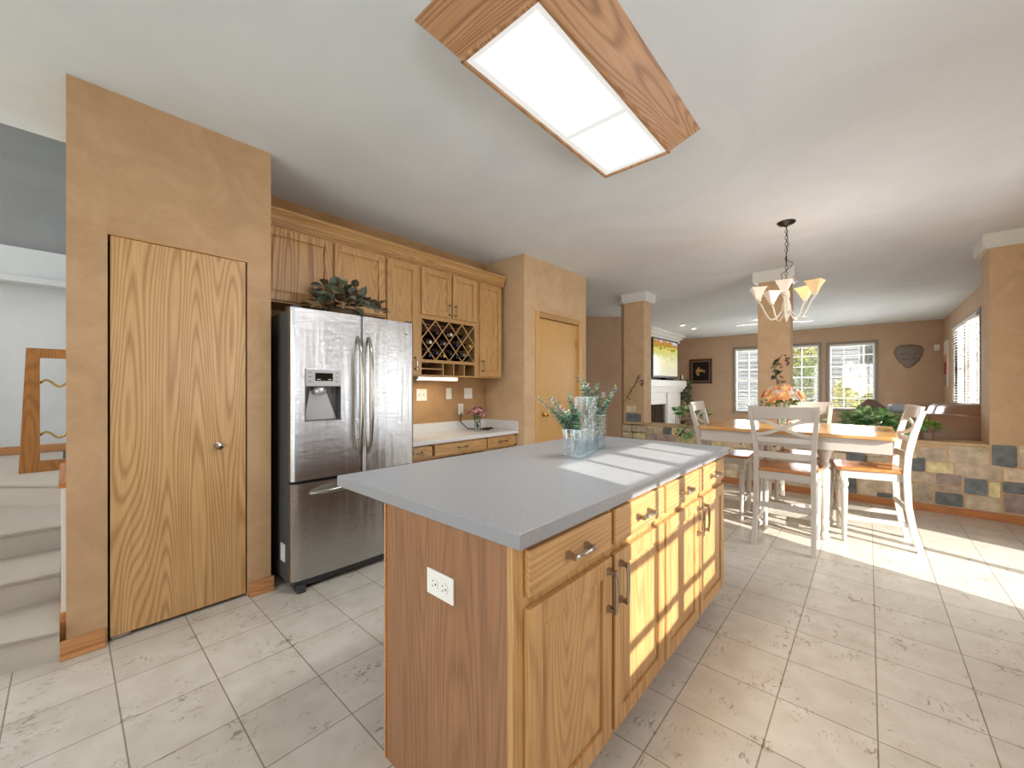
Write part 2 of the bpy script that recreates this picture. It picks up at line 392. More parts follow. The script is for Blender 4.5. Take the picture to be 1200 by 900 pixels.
def struct(name, mb, mat, parent=None, **k):
    return mb.build(name, mat, parent, kind='structure', **k)
def copy_tree(o, parent=None):
    c = o.copy(); COL.objects.link(c); c.parent = parent
    for ch in list(o.children): copy_tree(ch, c)
    return c
RX = lambda a: Matrix.Rotation(a, 4, 'X'); RY = lambda a: Matrix.Rotation(a, 4, 'Y'); RZ = lambda a: Matrix.Rotation(a, 4, 'Z'); T = Matrix.Translation
def loc_of(o): return o.location

CZ = 2.74
XW = 1.2          # exterior wall on the sunny side
# ================================================================== SETTING
struct('floor', MB().box(-6.2, 1.5, -2.6, 12.7, -.1, 0), 'tile')
# ceilings
mb = MB(); mb.box(-6.2, 1.4, .0, 12.7, CZ, CZ + .2); mb.box(-3.6, 1.4, -2.75, 0, CZ, CZ + .2)
struct('ceiling', mb, 'ceiling')
struct('ceiling_stairwell', MB().box(-6.2, -3.4, -2.75, 0.2, 4.9, 5.0), 'ceiling')
# sunny wall with sink window, patio door opening and living room window
SW = (.70, 1.83, 1.10, 2.07); PD = (3.40, 4.90, 0, 2.05); LW = (8.75, 11.05, .87, 2.37)
mb = MB(); x0, x1 = XW, XW + .15
mb.box(x0, x1, -2.6, SW[0], 0, CZ); mb.box(x0, x1, SW[0], SW[1], 0, SW[2]); mb.box(x0, x1, SW[0], SW[1], SW[3], CZ)
mb.box(x0, x1, SW[1], PD[0], 0, CZ); mb.box(x0, x1, PD[0], PD[1], PD[3], CZ); mb.box(x0, x1, PD[1], LW[0], 0, CZ)
mb.box(x0, x1, LW[0], LW[1], 0, LW[2]); mb.box(x0, x1, LW[0], LW[1], LW[3], CZ); mb.box(x0, x1, LW[1], 12.7, 0, CZ)
struct('wall_right', mb, 'wall_living')
# unseen wall behind the camera, its wide openings added for fill light
mb = MB(); y0, y1 = -2.75, -2.6
mb.box(-6.2, 1.4, y0, y1, 0, .35); mb.box(-2.4, 1.4, y0, y1, 2.6, CZ + .1); mb.box(1.15, 1.4, y0, y1, .35, 2.6); mb.box(-3.6, -2.3, y0, y1, .35, 2.9)
mb.box(-6.2, -5.5, y0, y1, .35, 5); mb.box(-5.5, -3.6, y0, y1, 3.9, 5)
struct('wall_rear', mb, 'greywall')
# far wall of the living room with three windows
YF = 12.45
W1 = (-2.78, -2.12, .62, 2.34); W2 = (-1.62, -.92, .74, 2.34); W3 = (-.72, .11, .76, 2.32)
mb = MB(); y0, y1 = YF, YF + .15
xs = [-6.2, W1[0], W1[1], W2[0], W2[1], W3[0], W3[1], 1.35]
for a, b_, wdw in ((-6.2, W1[0], None), (W1[0], W1[1], W1), (W1[1], W2[0], None), (W2[0], W2[1], W2), (W2[1], W3[0], None), (W3[0], W3[1], W3), (W3[1], 1.35, None)):
    if wdw is None: mb.box(a, b_, y0, y1, 0, CZ)
    else: mb.box(a, b_, y0, y1, 0, wdw[2]); mb.box(a, b_, y0, y1, wdw[3], CZ)
struct('wall_far', mb, 'wall_living')
# kitchen back wall, pantry enclosures
struct('wall_kitchen', MB().box(-3.55, -3.41, .86, 3.35, 0, CZ), 'wall_kitchen')
mb = MB()                                                  # first closet, door opening Y .137-.733
mb.box(-2.9, -2.805, 0, .137, 0, CZ); mb.box(-2.9, -2.805, .733, .86, 0, CZ); mb.box(-2.9, -2.805, .137, .733, 2.035, CZ)
mb.box(-3.55, -2.9, 0, .04, 0, CZ); mb.box(-3.55, -2.9, .8, .86, 0, CZ); mb.box(-3.6, -3.55, 0, .86, 0, CZ)
struct('wall_closet', mb, 'wall_closet')
mb = MB()                                                  # second closet, door opening Y 3.63-4.43
mb.box(-2.91, -2.815, 3.35, 3.60, 0, CZ); mb.box(-2.91, -2.815, 4.45, 4.63, 0, CZ); mb.box(-2.91, -2.815, 3.60, 4.45, 2.09, CZ)
mb.box(-4.0, -2.91, 3.35, 3.45, 0, CZ); mb.box(-4.0, -2.91, 4.53, 4.63, 0, CZ)
struct('wall_pantry', mb, 'wall')
# hall side of the living room: angled wall and left wall
mb = MB(); mb.prism([(-5.3, 6.17), (-3.82, 7.65), (-3.95, 7.78), (-5.43, 6.3)], CZ, 'z', 0); struct('wall_angled', mb, 'wall_living')
struct('wall_left', MB().box(-4.45, -4.3, 7.5, 12.5, 0, CZ), 'wall_living')
struct('wall_hall', MB().box(-5.5, -5.35, .2, 6.4, 0, CZ), 'wall_living')
# stairwell
struct('wall_stair', MB().box(-6.15, -6.0, -2.7, .2, 0, 2.3), 'greywall')
struct('wall_upper', MB().box(-6.15, -6.0, -2.7, .2, 2.6, 5), 'greywall_shade')
mb = MB(); mb.box(-6.1, -5.9, -2.7, .2, 2.28, 2.58, .01); mb.box(-6.1, -5.8, -2.7, .2, 2.24, 2.30, .01); struct('trim_1', mb, 'greywall')
struct('wall_stairside', MB().box(-6.1, -3.6, .04, .2, 0, 5), 'greywall')
mb = MB(); mb.box(-3.62, -3.6, -2.7, 0, CZ - .0, 5); struct('wall_landing', mb, 'greywall_shade')
struct('baseboard_stair', MB().box(-6.0, -5.975, -2.6, .04, .64, .715), M['trimoak'])
# closet end: white stringer wall with oak base and cap
mb = MB(); mb.box(-3.6, -2.845, -.016, 0, .2, .79); struct('trim_2', mb, 'white')
struct('trim_3', MB().box(-3.6, -2.83, -.02, 0, 0, .2), 'trimoak_x')
struct('trim_4', MB().box(-3.6, -2.84, -.024, 0, .79, .815), 'trimoak_x')
# baseboards (board + shoe)
def base_y(name, X, ya, yb, d=1, h=.085):
    mb = MB(); mb.box(min(X, X + .014 * d), max(X, X + .014 * d), ya, yb, 0, h, .003); mb.box(min(X, X + .032 * d), max(X, X + .032 * d), ya, yb, 0, .02, .004)
    return struct(name, mb, 'trimoak')
def base_x(name, Y, xa, xb, d=-1, h=.085):
    mb = MB(); mb.box(xa, xb, min(Y, Y + .014 * d), max(Y, Y + .014 * d), 0, h, .003); mb.box(xa, xb, min(Y, Y + .03 * d), max(Y, Y + .03 * d), 0, .018, .004)
    return struct(name, mb, 'trimoak_x')
base_y('baseboard_closet', -2.805, -.02, .130); base_y('baseboard_closet_2', -2.805, .740, .875)
base_y('baseboard_pantry', -2.815, 3.35, 3.53); base_y('baseboard_pantry_2', -2.815, 4.5, 4.63)
base_x('baseboard_far', YF, -4.3, 1.2); base_x('baseboard_half', 5.92, -2.93, 1.2, h=.07)

# ---- half wall with piers
YH = 5.92
mb = MB(); mb.box(-2.93, 1.2, YH, 6.2, 0, .70); struct('wall_half', mb, 'wall')
mb = MB(); mb.box(-2.56, .862, YH - .012, 6.22, .70, .722, .004); struct('trim_5', mb, 'wall')
def pier(name, xa, xb, ya, yb, cham=0, z0=.7):
    pts = [(xa + cham, ya), (xb, ya), (xb, yb), (xa, yb), (xa, ya + cham)] if cham else [(xa, ya), (xb, ya), (xb, yb), (xa, yb)]
    o = struct(name, MB().prism(pts, CZ - z0, 'z', z0), 'wall')
    e = .055
    def grow(e):
        return [(xa + cham - e * .4, ya - e), (xb + e, ya - e), (xb + e, yb + e), (xa - e, yb + e), (xa - e, ya + cham - e * .4)] if cham else [(xa - e, ya - e), (xb + e, ya - e), (xb + e, yb + e), (xa - e, yb + e)]
    mb = MB(); mb.prism(grow(.05), .115, 'z', CZ - .115); mb.prism(grow(.035), .02, 'z', CZ - .135)
    c = struct('pier_capital', mb, 'white', o)
    return o
P1 = pier('wall_pier', -3.0, -2.573, YH, 6.19, cham=.10, z0=0)
P2 = pier('wall_pier', -1.06, -.72, YH, 6.19)
P3 = pier('wall_pier', .867, 1.2, YH, 6.30)

# painted stones on the half wall
F_, CX_, CY_, H_, T_ = 467.3, 600, 455, 1.263, R(41.8)
def on_y(u, v, Y):
    r = (u - CX_) / F_; up = (CY_ - v) / F_; dx = -math.sin(T_) + r * math.cos(T_); dy = math.cos(T_) + r * math.sin(T_); t = Y / dy
    return dx * t, H_ + up * t
SC_T, SC_B, SC_D, SC_Y, SC_M = (178, 164, 144), (194, 180, 156), (108, 114, 116), (206, 194, 150), (156, 142, 134)
quads = [(580, 225, 745, 305, SC_T), (760, 215, 995, 315, SC_B), (1010, 210, 1160, 335, SC_D), (1172, 215, 1300, 340, SC_B), (525, 280, 620, 360, SC_D), (630, 310, 785, 372, SC_Y), (800, 320, 1065, 410, SC_T),
         (1080, 350, 1300, 428, SC_B), (523, 368, 680, 425, SC_T), (685, 378, 835, 442, SC_M), (850, 405, 985, 500, SC_D), (995, 425, 1060, 515, SC_Y), (1075, 432, 1300, 500, SC_D), (680, 449, 835, 482, SC_T),
         (555, 432, 665, 550, SC_T), (520, 432, 548, 530, SC_Y), (680, 488, 845, 570, SC_D), (860, 512, 1062, 596, SC_B), (1080, 505, 1300, 612, SC_M), (345, 415, 425, 486, SC_B), (232, 405, 335, 505, SC_B),
         (130, 395, 220, 495, SC_D), (340, 490, 425, 520, SC_D), (-60, 405, 60, 450, SC_T), (60, 395, 125, 440, SC_Y), (-60, 440, 120, 480, SC_T), (430, 425, 515, 500, SC_T), (80, 215, 240, 250, SC_D), (160, 255, 270, 300, SC_D), (80, 252, 155, 300, SC_B), (280, 250, 400, 300, SC_B), (410, 240, 570, 280, SC_T), (440, 285, 518, 355, SC_B), (-60, 215, 75, 260, SC_T), (-60, 265, 75, 300, SC_B),
         (80, 306, 220, 385, SC_T), (230, 306, 380, 395, SC_T), (390, 310, 515, 410, SC_B), (-60, 306, 74, 395, SC_B)]
mb = MB()
stone_n = [0]
def stone_at(xa, xb, za, zb, c, Y=YH):
    stone_n[0] += 1; Y = Y - .00012 * (stone_n[0] % 40)
    k = random.uniform(.92, 1.06); mb.c = vc([q * k * 1.22 for q in c])
    j = lambda a: random.uniform(-a, a)
    cut = min(.012, min(xb - xa, zb - za) * .12)
    pts = [(xa + cut, za + j(.003)), (xb - cut, za + j(.003)), (xb, za + cut), (xb + j(.004), zb - cut), (xb - cut, zb), (xa + cut, zb + j(.003)), (xa, zb - cut), (xa + j(.004), za + cut)]
    mb.prism(pts, .008, 'y', Y - .003)
for a, b_, c, d, colr in quads:
    um, vm = 960 + (a + c) / 10, 480 + (b_ + d) / 10
    xa, _ = on_y(960 + a / 5, vm, YH); xb, _ = on_y(min(960 + c / 5, 1250), vm, YH); _, zt = on_y(um, 480 + b_ / 5, YH); _, zb = on_y(um, 480 + d / 5, YH)
    xb = min(xb, 1.19); zb = max(zb, .08); zt = min(zt, .695 if xa < .86 else .76)
    if xb - xa > .02 and zt - zb > .02: stone_at(xa, xb, zb, zt, colr)
z = .078
while z < .66:
    h = random.choice((.1, .13, .085)); h = min(h, .695 - z)
    if .695 - z - h < .05: h = .695 - z
    x = -2.92
    while x < -.56:
        wd = random.uniform(.12, .27); xe = min(x + wd, -.54)
        if xe - x > .05: stone_at(x + .004, xe - .006, z + .004, z + h - .006, random.choice((SC_T, SC_B, SC_B, SC_Y, SC_D, SC_T, SC_M)))
        x = xe + .002
    z += h
for q in ((-2.86, -2.70, .89, .99, SC_B), (-2.86, -2.62, .74, .87, SC_D), (-2.66, -2.58, .735, .74, SC_T)): stone_at(*q) if q[3] - q[2] > .03 else None
mb.build('painted_stones', 'stone', bpy.data.objects['wall_half'], label='painted mixed grey, tan and cream block stones')
# painted vines on piers and half wall
def vine(mbx, pts, Y, n=26, L=.05, cols=((124, 132, 100), (100, 112, 84), (150, 122, 96)), stemc=(110, 74, 54)):
    for (a, b2), (c, d) in zip(pts, pts[1:]):
        mbx.c = vc(stemc); mbx.tube([(a, Y - .002, b2), (c, Y - .002, d)], .004, 4)
    for _ in range(n):
        i = random.randrange(len(pts) - 1); t_ = random.random(); x = pts[i][0] * (1 - t_) + pts[i + 1][0] * t_ + random.uniform(-.03, .03); z = pts[i][1] * (1 - t_) + pts[i + 1][1] * t_ + random.uniform(-.03, .03)
        mbx.c = vc(random.choice(cols)); a = random.uniform(0, 2 * PI); l_ = L * random.uniform(.6, 1.2); ca, sa = math.cos(a), math.sin(a)
        mbx.prism([(x, z), (x + ca * l_ * .5 - sa * l_ * .25, z + sa * l_ * .5 + ca * l_ * .25), (x + ca * l_, z + sa * l_), (x + ca * l_ * .5 + sa * l_ * .25, z + sa * l_ * .5 - ca * l_ * .25)], .002, 'y', Y - .003)
def grapes(mbx, x, z, Y, n=16, s=1):
    for i in range(n):
        r = i // 4; mbx.c = vc((104, 66, 70)); mbx.ico((x + random.uniform(-.03, .03) * (1 - r * .2) * s, Y - .001, z - r * .025 * s), .012 * s, 1, (1, .15, 1))
mb = MB(); vine(mb, [(-2.88, 1.08), (-2.80, 1.2), (-2.72, 1.32), (-2.66, 1.45)], YH, 30, .05, ((140, 124, 92), (120, 108, 78), (160, 124, 98))); grapes(mb, -2.61, 1.38, YH, 16); mb.build('painted_vine', 'mural', P1)
mb = MB(); vine(mb, [(-1.03, .9), (-.95, 1.1), (-.84, 1.28), (-.88, 1.5), (-.80, 1.68)], YH, 46, .07); grapes(mb, -.74, 1.63, YH, 16, 1); mb.build('painted_vine', 'mural', P2)
mb = MB(); vine(mb, [(-.28, .56), (-.05, .5), (.12, .52)], YH - .003, 26, .05); vine(mb, [(-1.35, .55), (-1.1, .6), (-.85, .56)], YH - .003, 30, .05, ((110, 112, 72), (140, 130, 80))); vine(mb, [(-2.1, .6), (-1.95, .63)], YH - .003, 12, .05)
mb.build('painted_vine', 'mural', bpy.data.objects['wall_half'])

# ---- windows
def window(name, axis, pos, a0, a1, z0, z1, rows, cols, thick=.05, mat='white', mull=None, depth=.02, bars_z=None, bars_a=None, case=True, case_mat='casing', inner=-1):
    """axis 'x': wall plane x=pos; axis 'y': wall plane y=pos. inner = side towards the room"""
    def B(mb, u0, u1, d0, d1, za, zb):
        if axis == 'x': mb.box(min(pos + d0, pos + d1), max(pos + d0, pos + d1), u0, u1, za, zb)
        else: mb.box(u0, u1, min(pos + d0, pos + d1), max(pos + d0, pos + d1), za, zb)
    root = MB(); f = .035
    B(root, a0, a0 + f, .03, .1, z0, z1); B(root, a1 - f, a1, .03, .1, z0, z1); B(root, a0, a1, .03, .1, z0, z0 + f); B(root, a0, a1, .03, .1, z1 - f, z1)
    o = struct(name, root, mat)
    g = MB(); B(g, a0 + f, a1 - f, .06, .066, z0 + f, z1 - f); struct('pane', g, 'glass', o)
    m_ = MB()
    za = bars_z if bars_z is not None else [z0 + (z1 - z0) * k / rows for k in range(1, rows)]
    aa = bars_a if bars_a is not None else [a0 + (a1 - a0) * k / cols for k in range(1, cols)]
    for k, q in enumerate(za):
        hw = .02 if (bars_z is None and rows % 2 == 0 and k == rows // 2 - 1) else (.009 if bars_z is None else .012)
        B(m_, a0 + f, a1 - f, .05, .085, q - hw, q + hw)
    for q in aa:
        q, hw = q if isinstance(q, tuple) else (q, .009 if bars_a is None else .012)
        B(m_, q - hw, q + hw, .05, .085, z0 + f, z1 - f)
    struct('muntins', m_, mat, o)
    if case:
        c = MB(); w_ = .06
        B(c, a0 - w_, a0, -.016, .03, z0 - w_, z1 + w_); B(c, a1, a1 + w_, -.016, .03, z0 - w_, z1 + w_); B(c, a0, a1, -.016, .03, z1, z1 + w_)
        B(c, a0 - w_ - .02, a1 + w_ + .02, -.05, .03, z0 - .04, z0)
        struct('window_casing', c, case_mat, o)
    return o
window('window_1', 'y', YF, W1[0], W1[1], W1[2], W1[3], 6, 2, mat='white')
window('window_2', 'y', YF, W2[0], W2[1], W2[2], W2[3], 6, 2)
window('window_3', 'y', YF, W3[0], W3[1], W3[2], W3[3], 6, 3)
window('window_4', 'x', XW, LW[0], 9.88, LW[2], LW[3], 6, 2); window('window_5', 'x', XW, 9.92, LW[1], LW[2], LW[3], 6, 2)
window('window_6', 'x', XW, SW[0], SW[1], SW[2], SW[3], 1, 1, bars_z=[1.255, 1.535, 1.815], bars_a=[.975, (1.26, .035), 1.555])
# patio door: two glazed leaves
mb = MB(); y0, y1 = PD[0], PD[1]
mb.box(XW + .03, XW + .1, y0, y0 + .05, 0, 2.05); mb.box(XW + .03, XW + .1, y1 - .05, y1, 0, 2.05); mb.box(XW + .03, XW + .1, y0, y1, 2.0, 2.05); mb.box(XW + .03, XW + .1, y0, y1, 0, .03); mb.box(XW + .03, XW + .1, 4.19, 4.26, 0, 2.05)
pdoor = struct('door_3', mb, 'white'); struct('pane', MB().box(XW + .06, XW + .066, y0 + .05, y1 - .05, .03, 2.0), 'glass', pdoor)
# unseen glazed windows behind the camera, added to let in fill light
mb = MB(); [mb.box(a, a + .06, -2.7, -2.63, .35, 2.6) for a in (-2.3, -1.18, -.03, 1.09)]; mb.box(-2.3, 1.15, -2.7, -2.63, .35, .41); mb.box(-2.3, 1.15, -2.7, -2.63, 2.54, 2.6)
wr = struct('added_window_rear', mb, 'white'); struct('pane', MB().box(-2.3, 1.15, -2.67, -2.664, .4, 2.55), 'glass', wr)
mb = MB(); mb.box(-5.5, -5.44, -2.7, -2.63, .35, 3.9); mb.box(-3.66, -3.6, -2.7, -2.63, .35, 3.9); mb.box(-4.58, -4.52, -2.7, -2.63, .35, 3.9)
wr = struct('added_window_hall', mb, 'white'); struct('pane', MB().box(-5.5, -3.6, -2.67, -2.664, .35, 3.9), 'glass', wr)

# ---- doors
d1 = struct('door_1', MB().box(-2.845, -2.812, .146, .725, .022, 2.025, .002), 'door_oak')
mb = MB(); mb.lathe([(.019, 0), (.019, .004), (.008, .006), (.008, .022), (.018, .028), (.021, .036), (.017, .044), (0, .047)], 20, T((-2.812, .588, .93)) @ RY(R(90)))
mb.build('door_knob', 'nickel', d1, smooth=40, label='small brushed metal knob')
mb = MB(); mb.box(-2.86, -2.82, .15, .22, .004, .02); mb.build('floor_bracket', 'nickel', d1)
struct('jamb', MB().box(-2.9, -2.8025, .137, .733, 2.026, 2.037), 'oak_y', d1)
struct('gap_shade_sheet', MB().box(-3.0, -2.99, .1, .78, 0, 2.04), 'black', d1)  # black sheet added behind the door so its gaps read as dark shade
d2 = struct('door_2', MB().box(-2.87, -2.835, 3.64, 4.42, .015, 2.075, .002), 'door_birch')
mb = MB(); mb.lathe([(.028, 0), (.028, .006), (.011, .01), (.011, .035), (.024, .042), (.028, .055), (.02, .066), (0, .068)], 20, T((-2.835, 3.72, .955)) @ RY(R(90)))
mb.build('door_knob', 'brass', d2, smooth=40, label='round brass knob')
mb = MB(); [mb.box(-2.84, -2.828, 4.405, 4.425, z_, z_ + .09, .002) for z_ in (.25, 1.0, 1.78)]; mb.build('hinge', 'brass', d2)
mb = MB(); mb.box(-2.83, -2.797, 3.54, 3.605, 0, 2.145, .006); mb.box(-2.83, -2.797, 4.445, 4.51, 0, 2.145, .006); struct('door_casing', mb, 'door_birch', d2)
struct('door_casing', MB().box(-2.83, -2.797, 3.605, 4.445, 2.08, 2.145, .006), 'oak_y', d2)
mb = MB(); mb.box(-2.9, -2.83, 3.605, 3.635, 0, 2.09); mb.box(-2.9, -2.83, 4.42, 4.445, 0, 2.09); struct('jamb', mb, 'door_birch', d2)

# ---- carpeted stairs
def on_z(u, v, Z):
    r = (u - CX_) / F_; up = (CY_ - v) / F_; dx = -math.sin(T_) + r * math.cos(T_); dy = math.cos(T_) + r * math.sin(T_); t = (Z - H_) / up
    return Vector((dx * t, dy * t))
st = thing('staircase', 'pale carpeted steps climbing beside the closet wall on the far left', 'stairs', (-3.4, -.6, 0))
ris = [((2, 791), (72, 774), 0, .165), ((2, 717), (72, 700), .165, .325), ((2, 655), (72, 641.7), .325, .48), ((2, 592), (72, 592), .48, .64)]
lines = []
for a, b_, zb, zt in ris:
    A, B_ = on_z(*a, zb), on_z(*b_, zb); d = (B_ - A) / (B_.y - A.y)
    lines.append((A + d * (-.02 - A.y), A + d * (-1.1 - A.y), zb, zt))
for i, (A, B_, zb, zt) in enumerate(lines):
    mb = MB()
    n_ = lines[i + 1] if i < 3 else (Vector((-5.93, -.02)), Vector((-5.93, -1.1)), 0, 0)
    dr = Vector((-1, 0))
    prof = [(0, zb - (.1 if i else 0)), (0, zt - .045), (.018, zt - .035), (.026, zt - .018), (.018, zt - .004), (0, zt)]
    secs = []
    for P_, Q_ in ((A, n_[0]), (B_, n_[1])):
        ring = [(P_.x + o_, P_.y, z_) for o_, z_ in prof] + [(Q_.x - .03, Q_.y, zt), (Q_.x - .03, Q_.y, zb - (.1 if i else 0))]
        secs.append(ring)
    mb.sweep(secs)
    o = mb.build('step' if i < 3 else 'landing', 'carpet', st, smooth=50); o.location = -Vector(st.location)
# oak frame with brass scrolls on the landing
M['frame_oak'] = wood('frame_oak', srgb(190, 128, 66), srgb(120, 72, 34), 'z', seed=14)
fr = thing('wooden_frame', 'oak frame with two brass scroll brackets standing on the stair landing', 'frame', (-4.62, -.1, .64))
mb = MB(); mb.prism([(-.125, 0), (-.085, .93), (.0, .93), (-.0, 0)], .05, 'x', -.025)
def frame_piece(pts): return MB().prism(pts, .05, 'x', -.025)
frame_piece([(-.13, 0), (-.095, .92), (-.03, .92), (-.03, 0)]).build('side_rail', 'frame_oak', fr); mb.bm.free()
frame_piece([(.115, 0), (.115, .92), (.17, .92), (.17, 0)]).build('side_rail', 'frame_oak', fr)
frame_piece([(-.03, .85), (-.03, .92), (.115, .92), (.115, .85)]).build('top_rail', 'frame_oak', fr)
frame_piece([(-.03, 0.0), (-.03, .08), (.115, .08), (.115, 0.0)]).build('bottom_rail', 'frame_oak', fr)
for zz in (.27, .66):
    mb = MB(); mb.tube([(.0, -.03 + .145 * t_, zz + .025 * math.sin(t_ * 7)) for t_ in [k / 10 for k in range(11)]], .008, 8); mb.build('scroll_bracket', 'brass', fr, smooth=True)

# ================================================================== CABINETRY
def panel_door(mb_frame_mat, parent, X, ya, yb, za, zb, name='door', t=.02, rail=.055, d=1, pmat='oak'):
    """frame and raised panel door whose face is X (+d side). built in parent's local frame (parent at origin)"""
    mb = MB(); xb, xf = X - t * d, X
    def B(y0, y1, z0, z1, xa, xb_, bev=.003): mb.box(min(xa, xb_), max(xa, xb_), y0, y1, z0, z1, bev)
    B(ya, ya + rail, za, zb, xb, xf); B(yb - rail, yb, za, zb, xb, xf)
    B(ya + rail, yb - rail, za, za + rail, xb, xf); B(ya + rail, yb - rail, zb - rail, zb, xb, xf)
    B(ya + rail - .002, yb - rail + .002, za + rail - .002, zb - rail + .002, xb + .002 * d, xf - .011 * d, 0)
    g = .012
    secs = []
    # raised centre field with sloping shoulders
    q0 = (ya + rail, yb - rail, za + rail, zb - rail); q1 = (q0[0] + g * 1.6, q0[1] - g * 1.6, q0[2] + g * 1.6, q0[3] - g * 1.6)
    for (a, b_, c, e), xx in ((q0, xf - .011 * d), (q0, xf - .0108 * d), (q1, xf - .005 * d), (q1, xf - .0049 * d)):
        secs.append([(xx, a, c), (xx, b_, c), (xx, b_, e), (xx, a, e)])
    mb.sweep(secs)
    o = mb.build(name, pmat, parent)
    o.location = -Vector(parent.location); return o
def bar_pull(parent, X, y, z, L=.11, vertical=True, d=1, mat='nickel', r=.0055, out=.032):
    """arched bar pull with two square feet"""
    mb = MB(); h = L / 2
    pts = []
    for k in range(13):
        t_ = -1 + 2 * k / 12; o_ = out * (1 - abs(t_) ** 4 * .28)
        pts.append((X + o_ * d, y + (0 if vertical else t_ * h), z + (t_ * h if vertical else 0)))
    mb.tube(pts, r, 8)
    for s_ in (-1, 1):
        yy = y + (0 if vertical else s_ * h * .93); zz = z + (s_ * h * .93 if vertical else 0)
        mb.sweep([[(X, yy + a, zz + b_) for a, b_ in ((-.010, -.010), (.010, -.010), (.010, .010), (-.010, .010))],
                  [(X + out * .55 * d, yy + a, zz + b_) for a, b_ in ((-.006, -.006), (.006, -.006), (.006, .006), (-.006, .006))],
                  [(X + out * d, yy + a, zz + b_) for a, b_ in ((-.008, -.008), (.008, -.008), (.008, .008), (-.008, .008))]])
    o = mb.build('handle', mat, parent, smooth=40)
    return o
# ---------------- island
isl_grp = None
def base_cab(y0, y1, doors, label, panel_left=False):
    c = thing('island_cabinet', label, 'cabinet', (-.94, (y0 + y1) / 2, 0), group='island base cabinets'); L0 = -Vector(c.location)
    mb = MB(); X = -.645
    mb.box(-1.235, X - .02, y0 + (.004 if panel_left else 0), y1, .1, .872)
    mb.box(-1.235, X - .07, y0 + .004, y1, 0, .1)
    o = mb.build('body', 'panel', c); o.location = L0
    # face frame
    mb = MB(); st_ = .03
    mb.box(X - .02, X, y0, y0 + st_, .0 if panel_left else .1, .872, .001); mb.box(X - .02, X, y1 - st_, y1, .1, .872, .001)
    ym = (y0 + y1) / 2; mb.box(X - .02, X, ym - .018, ym + .018, .1, .872, 0)
    for za, zb in ((.1, .145), (.695, .755), (.85, .872)): mb.box(X - .019, X - .0006, y0 + st_ - .001, y1 - st_ + .001, za, zb, .001)
    o = mb.build('face_frame', 'oak', c); o.location = L0
    o = MB().box(X - .08, X - .068, y0, y1, 0, .1).build('toe_kick', 'panel', c); o.location = L0
    Xf = X + .02
    for i, (ya, yb) in enumerate(doors):
        d = panel_door(None, c, Xf, ya, yb, .125, .712, pmat='oak' if i else 'oak')
        bar_pull(d, Xf, (yb - .028) if i == 0 else (ya + .03), .615, .13)
        mb = MB(); mb.box(X, Xf, ya, yb, .742, .86, .006); dr = mb.build('drawer', 'oak_y', c); dr.location = L0
        bar_pull(dr, Xf, (ya + yb) / 2, .80, .10, vertical=False)
    return c
c1 = base_cab(.745, 1.652, ((.765, 1.19), (1.213, 1.64)), 'near oak island cabinet half, two drawers over two doors, beside the end outlet', True)
c2 = base_cab(1.654, 2.56, ((1.665, 2.09), (2.113, 2.54)), 'far oak island cabinet half nearest the dining table, crossed by window shadows')
# end panel with outlet
ep = thing('end_panel', 'brown woodgrain end panel closing the near end of the island', 'panel', (-.94, .74, 0)); L0 = -Vector(ep.location)
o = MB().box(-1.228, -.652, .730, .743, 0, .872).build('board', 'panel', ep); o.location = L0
o = MB().box(-1.238, -1.228, .726, .7445, 0, .872, .001).build('corner_strip', 'trimoak', ep); o.location = L0
o = MB().box(-.665, -.6455, .726, .7445, 0, .872, .001).build('stile', 'oak', ep); o.location = L0; o['label'] = 'pale oak stile at the front corner'
ct = MB().box(-1.585, -.62, .722, 2.63, .873, .914, .004).build('island_countertop', 'laminate'); tag(ct, 'speckled grey laminate worktop of the kitchen island', 'countertop')
def outlet_xz(y, xc, zc, w_, h_, label, duplex_h=True, name='wall_outlet'):
    o = thing(name, label, 'outlet', (xc, y, zc))
    MB().box(-w_ / 2, w_ / 2, -.006, 0, -h_ / 2, h_ / 2, .002).build('cover_plate', 'plate', o)
    for s_ in (-1, 1):
        mb = MB(); cx = s_ * w_ * .19
        mb.lathe([(.0165, 0), (.0165, .003)], 20, T((cx, -.006, 0)) @ RX(R(90)), square=False); sk = mb.build('socket', 'plate', o)
        mb = MB(); mb.box(cx - .009, cx - .003, -.0095, -.009, .006, .0085); mb.box(cx - .009, cx - .003, -.0095, -.009, -.0085, -.006); mb.lathe([(.003, 0), (.003, .0006)], 10, T((cx + .008, -.009, 0)) @ RX(R(90)))
        mb.build('slots', 'slot', sk)
    return o
outlet_xz(.730, -.93, .688, .122, .075, 'cream electrical outlet on the brown end panel of the island')

# ---------------- upper cabinets
XU = -3.10
def upper(y0, y1, z0, z1, label):
    c = thing('upper_cabinet', label, 'cabinet', (-3.25, (y0 + y1) / 2, z0), group='oak wall cabinets'); return c
def cab_body(c, y0, y1, z0, z1, ff=(), open_front=None):
    L0 = -Vector(c.location); mb = MB()
    mb.box(-3.409, XU - .02, y0, y0 + .015, z0, z1); mb.box(-3.409, XU - .02, y1 - .015, y1, z0, z1)
    mb.box(-3.409, XU - .02, y0 + .015, y1 - .015, z0, z0 + .015); mb.box(-3.409, XU - .02, y0 + .015, y1 - .015, z1 - .015, z1); mb.box(-3.409, -3.395, y0 + .015, y1 - .015, z0 + .015, z1 - .015)
    o = mb.build('body', 'oak', c); o.location = L0
    mb = MB()
    for q in ff: mb.box(XU - .02, XU, q[0], q[1], q[2], q[3], .001)
    o = mb.build('face_frame', 'oak', c); o.location = L0
    return L0
ZT = 2.43
ca = upper(.865, 1.83, 1.87, ZT, 'oak cabinet above the refrigerator with two strongly figured doors')
